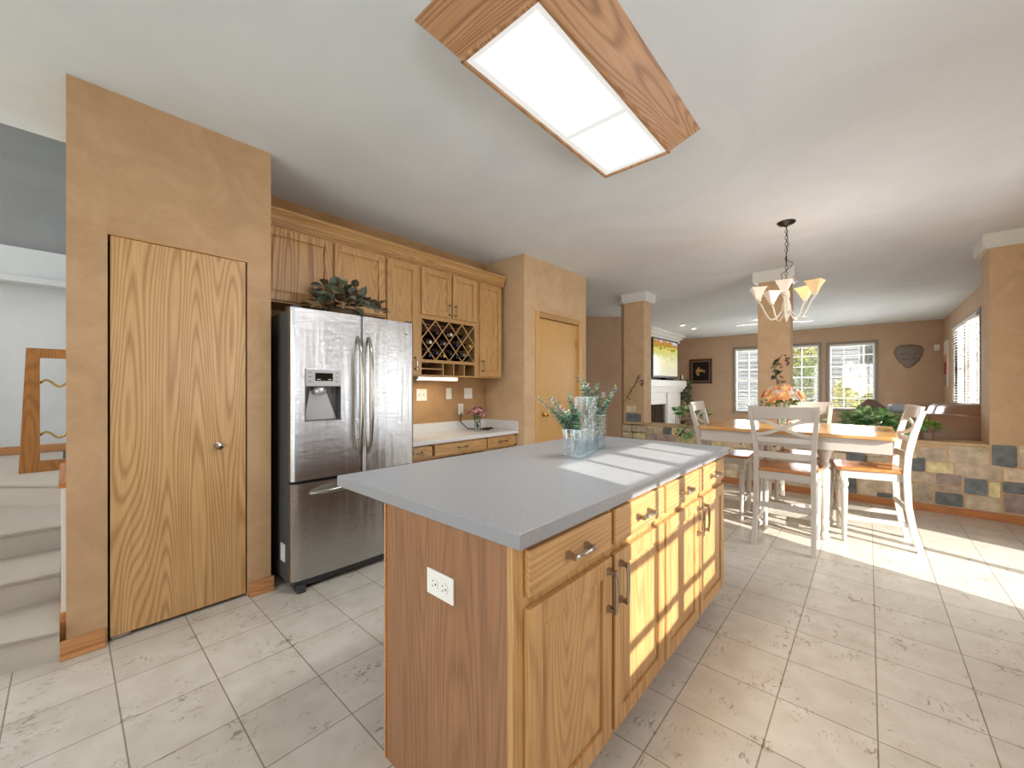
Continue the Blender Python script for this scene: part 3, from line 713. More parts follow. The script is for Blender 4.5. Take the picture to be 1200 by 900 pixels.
cab_body(ca, .865, 1.83, 1.87, ZT, [(.865, .90, 1.87, ZT), (1.795, 1.83, 1.87, ZT), (1.35, 1.40, 1.87, ZT), (.9, 1.35, 1.87, 1.9), (1.4, 1.795, 1.87, 1.9), (.9, 1.35, 2.37, ZT), (1.4, 1.795, 2.37, ZT)])
panel_door(None, ca, XU + .02, .885, 1.367, 1.882, 2.388, pmat='oak_figured'); panel_door(None, ca, XU + .02, 1.387, 1.815, 1.882, 2.388, pmat='oak')
cb = upper(1.832, 2.158, 1.375, ZT, 'tall narrow oak wall cabinet between refrigerator top and wine rack')
cab_body(cb, 1.832, 2.158, 1.375, ZT, [(1.832, 1.86, 1.375, ZT), (2.13, 2.158, 1.375, ZT), (1.86, 2.13, 1.375, 1.41), (1.86, 2.13, 2.37, ZT)])
d = panel_door(None, cb, XU + .02, 1.84, 2.15, 1.39, 2.388); bar_pull(d, XU + .02, 2.122, 1.49, .11, r=.004)
cw = upper(2.16, 2.92, 1.375, ZT, 'oak wall cabinet holding the lattice wine rack and open cubbies')
YA, YB = 2.205, 2.875; ZR0, ZR1 = 1.535, 1.915; ZC0, ZC1 = 1.39, 1.505
cab_body(cw, 2.16, 2.92, 1.375, ZT, [(2.16, YA, 1.375, ZT), (YB, 2.92, 1.375, ZT), (YA, YB, 1.375, ZC0), (YA, YB, ZC1, ZR0), (YA, YB, ZR1, 1.965), (YA, YB, 2.37, ZT), (2.54, 2.57, 1.965, 2.37)])
L0 = -Vector(cw.location)
d = panel_door(None, cw, XU + .02, 2.195, 2.545, 1.955, 2.388, rail=.05); bar_pull(d, XU + .02, 2.518, 2.03, .1, r=.004)
d = panel_door(None, cw, XU + .02, 2.565, 2.888, 1.955, 2.388, rail=.05); bar_pull(d, XU + .02, 2.592, 2.03, .1, r=.004)
for z_ in (ZC1 + .01, ZR1 + .01):
    o = MB().box(-3.395, XU - .02, 2.175, 2.905, z_, z_ + .012).build('shelf', 'darkwood', cw); o.location = L0
mb = MB(); dw = (YB - YA)
for f_ in (.38, .58, .79): mb.box(-3.39, XU - .002, YA + dw * f_ - .006, YA + dw * f_ + .006, ZC0, ZC1)
mb.box(-3.39, XU - .002, YA, YA + dw * .38, (ZC0 + ZC1) / 2 - .005, (ZC0 + ZC1) / 2 + .005); o = mb.build('cubby_divider', 'oak', cw); o.location = L0
mb = MB(); [mb.box(-3.39, -3.385, YA, YB, a, b_) for a, b_ in ((ZC0, ZC1), (ZR0, ZR1))]; o = mb.build('inner_back', 'darkwood', cw); o.location = L0
# lattice
WX, WH = dw / 4, .19; th = math.atan2(WH, WX)
def lattice(xf, name='lattice'):
    mb = MB()
    for sgn in (1, -1):
        for k in range(-4, 9):
            # line through (YA + k*WX, ZR0) with slope sgn*WH/WX ; clip to rectangle
            ya = YA + k * WX + (0 if sgn > 0 else 0); pts = []
            for t_ in [i / 400 * 8 - 4 for i in range(401)]:
                y_ = ya + t_ * WX; z_ = ZR0 + sgn * t_ * WH
                if YA <= y_ <= YB and ZR0 <= z_ <= ZR1: pts.append((y_, z_))
            if len(pts) > 3:
                (a, b_), (c, e) = pts[0], pts[-1]; off = .001 if sgn > 0 else -.005
                n_ = Vector((-(e - b_), c - a)).normalized() * .005
                mb.prism([(a + n_.x, b_ + n_.y), (c + n_.x, e + n_.y), (c - n_.x, e - n_.y), (a - n_.x, b_ - n_.y)], .007, 'x', xf + off)
    o = mb.build(name, 'oak', cw); o.location = L0; return o
lattice(XU - .012)
cd = upper(2.922, 3.283, 1.375, ZT, 'oak wall cabinet with one full height door at the right end of the row')
cab_body(cd, 2.922, 3.283, 1.375, ZT, [(2.922, 2.96, 1.375, ZT), (3.25, 3.283, 1.375, ZT), (2.96, 3.25, 1.375, 1.41), (2.96, 3.25, 2.37, ZT)])
d = panel_door(None, cd, XU + .02, 2.935, 3.268, 1.39, 2.388); bar_pull(d, XU + .02, 2.965, 1.50, .11, r=.004)
# wine bottles
def make_bottle():
    b_ = thing('wine_bottle', 'x', 'bottle', (0, 0, 0), group='wine bottles in the lattice rack')
    Rm = RY(R(90)); mb = MB()
    mb.lathe([(.0, .004), (.034, 0), (.037, .01), (.037, .185), (.034, .205), (.018, .235), (.0145, .25), (.0145, .262)], 16, Rm); mb.build('body', M['bottleglass'], b_, smooth=50)
    mb = MB(); mb.lathe([(.0155, .25), (.0155, .292), (.0165, .293), (.0165, .30), (.006, .302), (0, .302)], 14, Rm); mb.build('capsule', M['capsule0'], b_, smooth=50)
    return b_
M['bottleglass'] = plain('bottleglass', srgb(24, 28, 24), .08)
caps = [((30, 30, 34), 'black'), ((214, 206, 190), 'white'), ((168, 30, 34), 'red'), ((120, 116, 112), 'silver'), ((44, 52, 84), 'navy'), ((60, 24, 28), 'maroon'), ((196, 160, 90), 'gold')]
capm = [plain('capsule%d' % i, srgb(*c), .3) for i, (c, _) in enumerate(caps)]; M['capsule0'] = capm[0]
bp = make_bottle(); cells = []
for j in range(4):
    zc = ZR0 + WH * .5 * (j + .0) + (.0)
    for i in range(5):
        yc = YA + WX * i + (WX / 2 if j % 2 == 1 else 0)
        cells.append((j, i, yc, zc + 0.0))
cells = []
for j, zc in enumerate((ZR0 + WH * .5, ZR0 + WH, ZR0 + WH * 1.5)):
    for i in range(5):
        yc = YA + WX * (i + (.5 if True and j % 2 == 0 else 0))
        # cell centres of the diamonds
        if j % 2 == 0: yc = YA + WX * (i + .5) if False else YA + WX * i + WX * .5
        cells.append((j, i, yc, zc))
# diamond centres: nodes of both families cross at (YA + k*WX/1, ZR0 + m*WH) and half steps
cells = []
rows = [(ZR0 + WH * .5, 0.0), (ZR0 + WH, .5), (ZR0 + WH * 1.5, 0.0), (ZR0, .5)]
names_r = ['second lowest', 'second highest', 'highest', 'lowest']
first = True
ordn = ['first', 'second', 'third', 'fourth', 'fifth']
for r_i, (zc, off) in enumerate(rows):
    k = 0
    for i in range(5):
        yc = YA + WX * (i + off)
        if yc < YA + .03 or yc > YB - .03: continue
        d_ = .030 if zc > ZR0 + .01 else -.04
        if zc - d_ + .037 > ZR1: continue
        ci = random.choices(range(7), (6, 3, 2, 3, 1, 2, 1))[0]
        bo = bp if first else copy_tree(bp)
        first = False
        bo.location = (-3.375, yc, zc - d_ + .002)
        bo.children[1].data = bo.children[1].data if bo is bp and False else bo.children[1].data
        for ch in bo.children:
            if ch.name.startswith('capsule'):
                me = ch.data.copy(); me.materials.clear(); me.materials.append(capm[ci]); ch.data = me
        tag(bo, 'wine bottle with %s capsule, %s from left in the %s row of the rack' % (caps[ci][1], ordn[k], names_r[r_i]), 'bottle', 'wine bottles in the lattice rack')
        k += 1
# crown moulding with dentil rope, trim
prof = [(XU - .03, 2.405), (XU + .012, 2.405), (XU + .016, 2.43), (XU + .028, 2.445), (XU + .03, 2.465), (XU + .05, 2.49), (XU + .058, 2.495), (XU + .058, 2.515), (XU - .03, 2.515)]
mb = MB(); mb.prism(prof, 3.31 - .862, 'y', .862); mb.box(-3.40, XU - .03, .862, 3.31, 2.432, 2.515)
cm = struct('trim_6', mb, 'oak_y')
mb = MB(); y_ = .87
while y_ < 3.29:
    mb.box(XU + .012, XU + .022, y_, y_ + .008, 2.412, 2.424); y_ += .014
struct('rope_bead', mb, 'oak_y', cm)
# under-cabinet light
uc = thing('undercabinet_light', 'slim white fluorescent light glowing under the wine rack cabinet', 'light', (-3.15, 2.42, 1.345))
MB().box(-.03, .03, -.24, .24, 0, .028, .003).build('housing', 'ltrim', uc); MB().box(.0, .034, -.235, .235, -.006, .02, .004).build('tube_lens', 'undertube', uc)
al = bpy.data.lights.new('undercabinet_glow', 'AREA'); al.shape = 'RECTANGLE'; al.size = .05; al.size_y = .45; al.energy = 1.2; al.color = (1, .86, .6)
ao = bpy.data.objects.new('undercabinet_glow', al); COL.objects.link(ao); ao.location = (-3.2, 2.42, 1.333)

# ---------------- desk counter
dk = thing('desk_cabinet', 'low oak desk cabinet with three drawers under the pale counter', 'cabinet', (-3.15, 2.6, 0)); L0 = -Vector(dk.location)
mb = MB(); mb.box(-3.405, -2.95, 1.86, 2.20, 0, .763); mb.box(-3.405, -2.95, 2.88, 3.345, 0, .763); mb.box(-3.405, -2.95, 2.20, 2.88, .64, .763)
o = mb.build('body', 'oak', dk); o.location = L0
mb = MB(); X = -2.93
for q in ((1.86, 1.89), (2.17, 2.20), (2.86, 2.89), (3.31, 3.345)): mb.box(X - .02, X, q[0], q[1], .08 if q[0] < 2.17 or q[0] > 2.87 else .64, .763)
mb.box(X - .02, X, 1.86, 3.345, .742, .763); mb.box(X - .02, X, 1.86, 3.345, .63, .655)
o = mb.build('face_frame', 'oak_y', dk); o.location = L0
for ya, yb in ((1.875, 2.18), (2.215, 2.865), (2.89, 3.32)):
    dr = MB().box(X, X + .018, ya, yb, .648, .748, .005).build('drawer', 'oak_y', dk); dr.location = L0
    bar_pull(dr, X + .018, (ya + yb) / 2, .70, .10, vertical=False, r=.0045)
for ya, yb in ((1.875, 2.18), (2.89, 3.32)): panel_door(None, dk, X + .018, ya, yb, .10, .62)
mb = MB(); mb.box(-3.409, -2.895, 1.82, 3.349, .764, .80, .004); mb.box(-3.409, -3.39, 1.82, 3.349, .80, .90, .003)
dc = mb.build('desk_counter', 'laminate_pale'); tag(dc, 'pale laminate desk counter right of the refrigerator', 'countertop')
MB().box(-3.389, -2.90, 3.331, 3.349, .801, .90, .003).build('side_splash', 'laminate_pale', dc)
# outlets and switches on the kitchen wall
def plate_yz(y, z, w_, h_, label, kind, X=-3.41):
    o = thing('switch_plate' if kind != 'outlet' else 'wall_outlet', label, 'switch' if kind != 'outlet' else 'outlet', (X, y, z))
    MB().box(0, .006, -w_ / 2, w_ / 2, -h_ / 2, h_ / 2, .002).build('cover_plate', 'plate' if kind != 'beige' else 'cream', o)
    n_ = {'double': 2, 'single': 1, 'outlet': 1}[kind]
    for i in range(n_):
        yc = (i - (n_ - 1) / 2) * w_ * .42
        if kind == 'outlet':
            for s_ in (-1, 1):
                k = MB().lathe([(.015, 0), (.015, .003)], 16, T((.006, yc, s_ * .02)) @ RY(R(90))).build('socket', 'cream', o); MB().box(.009, .0096, yc - .006, yc - .004, s_ * .02 - .004, s_ * .02 + .004).box(.009, .0096, yc + .004, yc + .006, s_ * .02 - .004, s_ * .02 + .004).build('slots', 'slot', k)
        else: MB().box(.006, .014, yc - .005, yc + .005, -.01, .012, .002).build('toggle', 'plate', o)
    return o
plate_yz(2.425, 1.195, .125, .12, 'wide white double switch plate nearest the refrigerator', 'double')
plate_yz(2.78, 1.205, .072, .12, 'narrow white switch plate in the middle of the tan splash wall', 'single')
plate_yz(3.06, 1.205, .12, .12, 'white double switch plate nearest the corner above the flowers', 'double')
plate_yz(2.95, 1.03, .072, .12, 'cream outlet low on the splash wall left of the flowers', 'outlet')

# ================================================================== REFRIGERATOR
fg = thing('refrigerator', 'tall stainless steel french door refrigerator with ice dispenser', 'refrigerator', (-2.95, 1.35, 0)); L0 = -Vector(fg.location)
def P_(mb, name, mat, parent=fg, smooth=False, label=None, loc=True):
    o = mb.build(name, mat, parent, smooth=smooth, label=label)
    if loc and parent is fg: o.location = L0
    return o
FY0, FY1, FYM, FX = .912, 1.79, 1.366, -2.60
P_(MB().box(-3.35, -2.69, FY0 + .005, FY1 - .005, .05, 1.745, .004), 'case', 'case', label='dark grey painted case')
P_(MB().box(-2.69, -2.665, FY0 + .01, FY1 - .01, .06, 1.74), 'gasket', 'gasket')
def curved(ya, yb, za, zb, hole=None, bow=.014):
    """door skin, slightly bowed front; optional rectangular recess hole (y0,y1,z0,z1)"""
    mb = MB(); ys = [ya + (yb - ya) * k / 24 for k in range(25)]; zs = [za, zb]
    if hole: ys = sorted(set(ys + [hole[0], hole[1]])); zs = [za, hole[2], hole[3], zb]
    mid = (FY0 + FY1) / 2; hw = (FY1 - FY0) / 2
    fx = lambda y: FX - bow * ((y - mid) / hw) ** 2 - (.012 * max(0, 1 - min(y - ya, yb - y) / .008) ** 2)
    V = {}
    for i, y in enumerate(ys):
        for j, z_ in enumerate(zs): V[i, j] = mb.bm.verts.new((fx(y), y, z_)); 
    B0 = {}
    for i, y in enumerate(ys):
        for j in (0, len(zs) - 1): B0[i, j] = mb.bm.verts.new((-2.665, y, zs[j]))
    F = mb.bm.faces.new; nz = len(zs)
    for i in range(len(ys) - 1):
        for j in range(nz - 1):
            if hole and hole[0] - 1e-6 <= ys[i] and ys[i + 1] <= hole[1] + 1e-6 and j == 1: continue
            F((V[i, j], V[i + 1, j], V[i + 1, j + 1], V[i, j + 1]))
        F((V[i, 0], B0[i, 0], B0[i + 1, 0], V[i + 1, 0])); F((V[i, nz - 1], V[i + 1, nz - 1], B0[i + 1, nz - 1], B0[i, nz - 1]))
    for i in (0, len(ys) - 1): F([B0[i, 0], B0[i, nz - 1]] + [V[i, j] for j in range(nz - 1, -1, -1)])
    mb._col(mb.bm.faces); return mb
DH = (.99, 1.212, 1.055, 1.385)
ld = P_(curved(FY0, FYM - .003, .69, 1.76, DH), 'door', 'steel', smooth=30)
rd = P_(curved(FYM + .003, FY1, .69, 1.76), 'door', 'steel', smooth=30)
fd = P_(curved(FY0, FY1, .075, .672), 'freezer_drawer', 'steel', smooth=30)
P_(MB().box(-2.70, -2.63, FY0 + .02, FY1 - .02, .03, .072), 'kick_grille', 'gasket')
for yy in (FY0 + .03, FY1 - .07):
    P_(MB().box(-2.68, -2.595, yy, yy + .05, 0.0, .045, .01), 'foot', 'gasket')
P_(MB().box(-2.75, -2.62, FY0 + .01, FY0 + .06, 1.745, 1.775, .005), 'hinge_cover', 'gasket'); P_(MB().box(-2.75, -2.62, FY1 - .06, FY1 - .01, 1.745, 1.775, .005), 'hinge_cover', 'gasket')
# dispenser
disp = P_(MB().box(-2.606, -2.594, DH[0], DH[1], 1.275, 1.385, .003), 'dispenser', 'silver')
D = disp
def Q(mb, name, mat, smooth=False, parent=None): return mb.build(name, mat, parent or D, smooth=smooth)
Q(MB().box(-2.5945, -2.5925, 1.045, 1.155, 1.31, 1.36), 'display', 'blackgloss')
for yy in (1.012, 1.182):
    for zz in (1.305, 1.335, 1.362): Q(MB().box(-2.5942, -2.593, yy - .009, yy + .009, zz - .002, zz + .002), 'button', 'case')
for yy in (1.055, 1.125): Q(MB().box(-2.5924, -2.592, yy, yy + .023, 1.318, 1.321), 'display_mark', 'plate')
mb = MB(); xa, xb_ = -2.662, -2.606
mb.box(xa, xa + .004, DH[0], DH[1], DH[2], 1.275); mb.box(xa, xb_, DH[0], DH[0] + .004, DH[2], 1.275); mb.box(xa, xb_, DH[1] - .004, DH[1], DH[2], 1.275); mb.box(xa, xb_, DH[0], DH[1], DH[2], DH[2] + .006)
Q(mb, 'recess', 'case')
mb = MB(); mb.prism([(1.0, 1.062), (1.2, 1.062), (1.13, 1.25), (1.03, 1.25)], .012, 'x', -2.657); Q(mb, 'paddle', 'silver')
mb = MB(); mb.lathe([(.034, 0), (.042, .012), (.04, .03), (.03, .045)], 20, T((-2.63, 1.085, 1.225))); Q(mb, 'spout', 'silver', smooth=40)
# handles
def arc_handle(parent, pts, r):
    mb = MB(); mb.tube(pts, r, 12); return mb.build('handle', 'nickel', parent, smooth=50)
def vpts(y, sgn):
    out = []
    for k in range(17):
        t_ = k / 16; e = abs(2 * t_ - 1); out.append((FX + .055 - .053 * e ** 5, y + sgn * .016 * (e ** 2), .815 + .80 * t_))
    return out
arc_handle(ld, vpts(FYM - .035, -.3), [.010 + .006 * math.sin(PI * k / 16) for k in range(17)])
arc_handle(rd, vpts(FYM + .035, .3), [.010 + .006 * math.sin(PI * k / 16) for k in range(17)])
arc_handle(fd, [(FX + .055 - .057 * abs(2 * k / 16 - 1) ** 5, 1.02 + .64 * k / 16, .605 + .018 * math.sin(PI * k / 16)) for k in range(17)], [.011 + .005 * math.sin(PI * k / 16) for k in range(17)])
mb = MB(); mb.lathe([(.008, 0), (.008, .001)], 16, T((FX - .010, 1.70, 1.67)) @ RY(R(90))); mb.box(FX - .010, FX - .008, 1.713, 1.728, 1.665, 1.675); P_(mb, 'badge', 'case')
P_(MB().box(-2.80, -2.73, .913, .9165, .17, .28), 'sticker', 'plate')
# fridge-top ivy basket
def leaf_cluster(mb, c, rad, n, L, W, cols, up=.5, zmin=None, droop=0):
    for _ in range(n):
        v = Vector((random.gauss(0, 1), random.gauss(0, 1), random.gauss(0, 1))).normalized(); v.z = abs(v.z) * up if zmin is None else v.z
        p = Vector(c) + Vector((v.x * rad[0], v.y * rad[1], v.z * rad[2])) * random.uniform(.45, 1)
        if zmin is not None and p.z < zmin: p.z = zmin + random.uniform(0, .03)
        d = (v + Vector((random.uniform(-.6, .6), random.uniform(-.6, .6), random.uniform(-.5, .5) - droop))).normalized()
        k = random.uniform(.8, 1.15); cc = random.choice(cols); mb.c = vc([q * k for q in cc])
        s_ = random.uniform(.7, 1.2); mb.leaf(p, d, (random.uniform(-.5, .5), random.uniform(-.5, .5), 1), L * s_, W * s_)
iv = thing('silk_ivy', 'dusty dark ivy arrangement lying on top of the refrigerator', 'plant', (-2.86, 1.33, 1.747))
mb = MB(); mb.lathe([(.05, 0), (.085, .02), (.095, .07), (.10, .075), (.09, .08), (.04, .05)], 20); mb.build('basket', 'bark', iv, smooth=40)
mb = MB(); G1 = ((128, 136, 108), (96, 102, 84), (140, 112, 88), (152, 162, 144), (110, 90, 70), (172, 166, 140))
leaf_cluster(mb, (0, 0, .1), (.12, .17, .21), 100, .08, .07, G1, 1)
for sy in (-1, 1):
    for k in range(5): leaf_cluster(mb, (.12, sy * (.1 + .03 * k), .14 - .018 * k), (.06, .05, .05), 4, .075, .06, G1, 1)
mb.build('foliage', 'leaf', iv, normals=False)

# ================================================================== CEILING LIGHT BOX
lf = thing('ceiling_light', 'long oak framed fluorescent ceiling box above the island', 'light', (-1.04, 1.68, CZ))
T0 = (-1.36, -.713, .93, 2.41); B0_ = (-1.255, -.845, 1.085, 2.30); ZB = -.12
def lp(x, y, z): return (x + 1.04, y - 1.68, z)
def skirt(p4, name, mat):
    (xa, ya), (xb_, yb), (xc, yc), (xd, yd) = p4
    mb = MB(); vs = [lp(xa, ya, 0), lp(xb_, yb, 0), lp(xc, yc, ZB), lp(xd, yd, ZB)]
    n_ = (Vector(vs[1]) - Vector(vs[0])).cross(Vector(vs[3]) - Vector(vs[0])).normalized() * .012
    if n_.z < 0: n_ = -n_
    mb.sweep([[Vector(v) for v in vs], [Vector(v) + n_ for v in vs]])
    return mb.build(name, mat, lf)
skirt([(T0[1], T0[2]), (T0[1], T0[3]), (B0_[1], B0_[3]), (B0_[1], B0_[2])], 'side_board', 'fixture_oak')
skirt([(T0[0], T0[2]), (T0[0], T0[3]), (B0_[0], B0_[3]), (B0_[0], B0_[2])], 'side_board', 'fixture_oak')
skirt([(T0[0], T0[2]), (T0[1], T0[2]), (B0_[1], B0_[2]), (B0_[0], B0_[2])], 'end_board', 'fixture_oak_x')
skirt([(T0[0], T0[3]), (T0[1], T0[3]), (B0_[1], B0_[3]), (B0_[0], B0_[3])], 'end_board', 'fixture_oak_x')
mb = MB(); e = .012
for a, b_, c, d in ((B0_[0] - .004, B0_[0] + e, B0_[2], B0_[3]), (B0_[1] - e, B0_[1] + .004, B0_[2], B0_[3]), (B0_[0], B0_[1], B0_[2] - .004, B0_[2] + e), (B0_[0], B0_[1], B0_[3] - e, B0_[3] + .004)):
    mb.box(a + 1.04, b_ + 1.04, c - 1.68, d - 1.68, ZB - .012, ZB + .012, .002)
mb.build('rim', 'fixture_oak', lf)
mb = MB(); mb.box(B0_[0] + e + 1.04, B0_[1] - e + 1.04, B0_[2] + e - 1.68, B0_[3] - e - 1.68, ZB + .006, ZB + .012)
mb.build('diffuser', 'diffuser', lf)
mb = MB()
for a, b_, c, d in ((B0_[0] + e, B0_[0] + .04, B0_[2] + e, B0_[3] - e), (B0_[1] - .04, B0_[1] - e, B0_[2] + e, B0_[3] - e), (B0_[0] + .04, B0_[1] - .04, B0_[2] + e, B0_[2] + .04), (B0_[0] + .04, B0_[1] - .04, B0_[3] - .04, B0_[3] - e), (B0_[0] + .04, B0_[1] - .04, 1.80, 1.83)):
    mb.box(a + 1.04, b_ + 1.04, c - 1.68, d - 1.68, ZB - .002, ZB + .006, .002)
mb.build('lens_frame', M['lensframe'] if 'lensframe' in M else emit('lensframe', srgb(156, 156, 154), 1.6), lf)
al = bpy.data.lights.new('fixture_glow', 'AREA'); al.shape = 'RECTANGLE'; al.size = .36; al.size_y = 1.15; al.energy = 22; al.color = (.96, .98, 1)
ao = bpy.data.objects.new('fixture_glow', al); COL.objects.link(ao); ao.location = (-1.05, 1.69, 2.60)

# ================================================================== DINING SET
def sec(c, hx, hy): return [(c[0] - hx, c[1] - hy, c[2]), (c[0] + hx, c[1] - hy, c[2]), (c[0] + hx, c[1] + hy, c[2]), (c[0] - hx, c[1] + hy, c[2])]
TURN = [(.0, .014), (.02, .017), (.04, .013), (.06, .017), (.35, .023), (.42, .026), (.44, .019), (.46, .027), (.485, .028), (.495, .02)]
def make_chair(label):
    c = thing('dining_chair', label, 'chair', group='counter height cross back chairs')
    # seat: saddle plank
    mb = MB(); pts = [(-.195, -.20), (.195, -.20), (.225, .20), (.205, .235), (-.205, .235), (-.225, .20)]
    mb.prism(pts, .026, 'z', .592); s = mb.build('seat', 'seatwood', c)
    bv = s.modifiers.new('bevel', 'BEVEL'); bv.width = .008; bv.segments = 3
    mb = MB(); mb.prism([(-.185, -.19), (.185, -.19), (.205, .205), (-.205, .205)], .062, 'z', .530); mb.build('apron', 'chairwhite', c)
    for sx in (-1, 1):                                        # rear legs run up into the back posts
        mb = MB(); ctl = [(0, -.275, .195), (.15, -.235, .193), (.35, -.205, .19), (.59, -.195, .188), (.75, -.205, .19), (.9, -.232, .2), (1.03, -.265, .212), (1.09, -.283, .217)]
        mb.sweep([sec((sx * x, y, z), .0155, .021 if z < .95 else .017) for z, y, x in ctl]); mb.build('leg', 'chairwhite', c, smooth=30)
        mb = MB(); mb.box(sx * .185 - .022, sx * .185 + .022, .155, .199, .5, .592, .003)
        mb.lathe([(r_, z) for z, r_ in TURN] , 16, ofs=(sx * .185, .177, .005)); mb.build('leg', 'chairwhite', c, smooth=40)
        mb = MB(); mb.box(sx * .187 - .010, sx * .187 + .010, -.21, .18, .185, .22, .003); mb.build('stretcher', 'chairwhite', c)
    MB().box(-.18, .18, -.215, -.195, .30, .345, .003).build('stretcher', 'chairwhite', c)
    MB().box(-.18, .18, .168, .188, .155, .195, .003).build('stretcher', 'chairwhite', c)
    def rail(z0, z1, x, y, bow, flare=0, th=.018):
        mb = MB(); ss = []
        for k in range(17):
            t_ = -1 + 2 * k / 16; yy = y - bow * (1 - t_ * t_); xx = x * t_; up = flare * t_ * t_
            ss.append([(xx, yy - th / 2, z0), (xx, yy + th / 2, z0), (xx, yy + th / 2, z1 + up), (xx, yy - th / 2, z1 + up)])
        return mb.sweep(ss)
    # crest rail with flared tips
    mb = MB(); ss = []
    for k in range(21):
        t_ = -1 + 2 * k / 20; yy = -.275 - .035 * (1 - t_ * t_); zt = 1.118 + .006 * t_ * t_; zb = 1.015 + .012 * (1 - t_ * t_); xx = t_
        ss.append([(.218 * xx, yy + .012, zb), (.218 * xx, yy + .030, zb), (.235 * xx, yy + .006, zt), (.235 * xx, yy - .012, zt)])
    mb.sweep(ss).build('crest_rail', 'chairwhite', c, smooth=30)
    rail(.835, .875, .197, -.222, .02).build('back_rail', 'chairwhite', c, smooth=30)
    rail(.705, .755, .193, -.205, .015).build('back_rail', 'chairwhite', c, smooth=30)
    mb = MB()
    for sg in (1, -1):                                        # two curved slats crossing
        ss = []
        for k in range(21):
            t_ = -1 + 2 * k / 20; x = .2 * t_; z = .952 - sg * .062 * math.sin(t_ * PI / 2); y = -.242 - .03 * (1 - t_ * t_) - (z - .952) * .25 + (.002 * sg)
            ss.append([(x, y - .006, z - .013), (x, y + .006, z - .013), (x, y + .006, z + .013), (x, y - .006, z + .013)])
        mb.sweep(ss)
    mb.build('cross_slat', 'chairwhite', c, smooth=30)
    return c
ch = make_chair('cross back chair standing with its shaded back to the camera, near side of the table')
spots = [((-.50, 3.985), 0, None), ((.0, 4.50), R(98), 'sunlit cross back chair seen side on at the right end of the dining table'),
         ((-1.09, 4.5), R(-88), 'cross back chair at the left end of the table behind the island corner'), ((-.50, 4.93), R(180), 'cross back chair on the far side of the table, facing the camera')]
for (xy, rz, lb) in spots:
    o = ch if lb is None else copy_tree(ch)
    o.location = (xy[0], xy[1], 0); o.rotation_euler = (0, 0, rz)
    if lb: o['label'] = lb
tb = thing('dining_table', 'counter height dining table with honey wood top and painted turned legs', 'table', (-.515, 4.46, 0))
mb = MB(); hx, hy = .675, .56
mb.prism([(-hx, -hy + .03), (-hx + .03, -hy), (hx - .03, -hy), (hx, -hy + .03), (hx, hy - .03), (hx - .03, hy), (-hx + .03, hy), (-hx, hy - .03)], .028, 'z', .886)
tt = mb.build('tabletop', 'tabletop', tb); bv = tt.modifiers.new('bevel', 'BEVEL'); bv.width = .006; bv.segments = 3
mb = MB(); mb.box(-hx + .03, hx - .03, -hy + .03, -hy + .052, .785, .886); mb.box(-hx + .03, hx - .03, hy - .052, hy - .03, .785, .886)
mb.box(-hx + .03, -hx + .052, -hy + .052, hy - .052, .785, .886); mb.box(hx - .052, hx - .03, -hy + .052, hy - .052, .785, .886); mb.build('apron', 'chairwhite', tb)
for sx in (-1, 1):
    for sy in (-1, 1):
        mb = MB(); c = (sx * .24, sy * .24, 0)
        mb.lathe([(.022, 0), (.035, .02), (.036, .05), (.024, .075), (.034, .10), (.034, .16), (.026, .18), (.033, .2), (.037, .42), (.040, .58), (.028, .6), (.042, .615), (.042, .635), (.03, .65), (.036, .68), (.05, .72), (.056, .75), (.05, .765), (.05, .785)], 20, ofs=c)
        mb.box(c[0] - .045, c[0] + .045, c[1] - .045, c[1] + .045, .785, .886); mb.build('leg', 'chairwhite', tb, smooth=40)
mb = MB()
for s_ in (1, -1):
    mb.tube([(-.24 + .48 * k / 16, s_ * (-.24 + .48 * k / 16), .135 + .045 * math.sin(PI * k / 16)) for k in range(17)], .016, 10)
mb.build('stretcher', 'chairwhite', tb, smooth=50)
# flowers on the table
def flower(mb, c, d, r, cols, n=9, inner=None):
    d = Vector(d).normalized(); a0 = d.orthogonal().normalized(); b0 = d.cross(a0)
    for ring, (rr, lift) in enumerate(((1, .35), (.68, .9))):
        for k in range(n):
            a = 2 * PI * (k + ring * .5) / n; v = a0 * math.cos(a) + b0 * math.sin(a); mb.c = vc(random.choice(cols))
            mb.leaf(Vector(c), (v + d * lift), d, r * rr, r * .55, .15)
    if inner: mb.c = vc(inner); mb.ico(Vector(c) + d * r * .15, r * .2)
bq = thing('bouquet', 'orange and white flower bouquet in a clear glass on the dining table', 'flowers', (-.62, 4.62, .9145))
mb = MB(); mb.lathe([(.04, 0), (.043, .003), (.05, .14), (.047, .14), (.041, .008), (0, .008)], 24); mb.build('vase', 'vase_glass', bq, smooth=40)
mb = MB(); mb.c = vc((120, 150, 70))
for k in range(14):
    a = random.uniform(0, 2 * PI); mb.tube([(.02 * math.cos(a + 2), .02 * math.sin(a + 2), .012), (.035 * math.cos(a), .035 * math.sin(a), .13), (.09 * math.cos(a), .09 * math.sin(a), .27)], .003, 5)
leaf_cluster(mb, (0, 0, .19), (.10, .10, .07), 30, .09, .035, ((110, 140, 60), (84, 120, 50)), 1); mb.build('stems', 'leaf', bq)
mb = MB()
for k in range(30):
    a = k * 2.4; rr = .15 * math.sqrt(k / 29); cols = ((250, 190, 130), (254, 220, 176), (244, 160, 104), (252, 206, 156)) if k % 3 else ((250, 246, 240), (236, 238, 244))
    if math.cos(a) * .745 + math.sin(a) * .667 > .5: cols = ((246, 244, 244), (226, 230, 240))
    flower(mb, (rr * math.cos(a) * 1.1, rr * math.sin(a) * 1.1, .27 + .09 * (1 - rr / .15) + random.uniform(-.02, .02)), (math.cos(a) * rr * 14, math.sin(a) * rr * 14, .8), .062, cols, 9, (250, 200, 90))
mb.build('blossoms', 'petal', bq, normals=False)

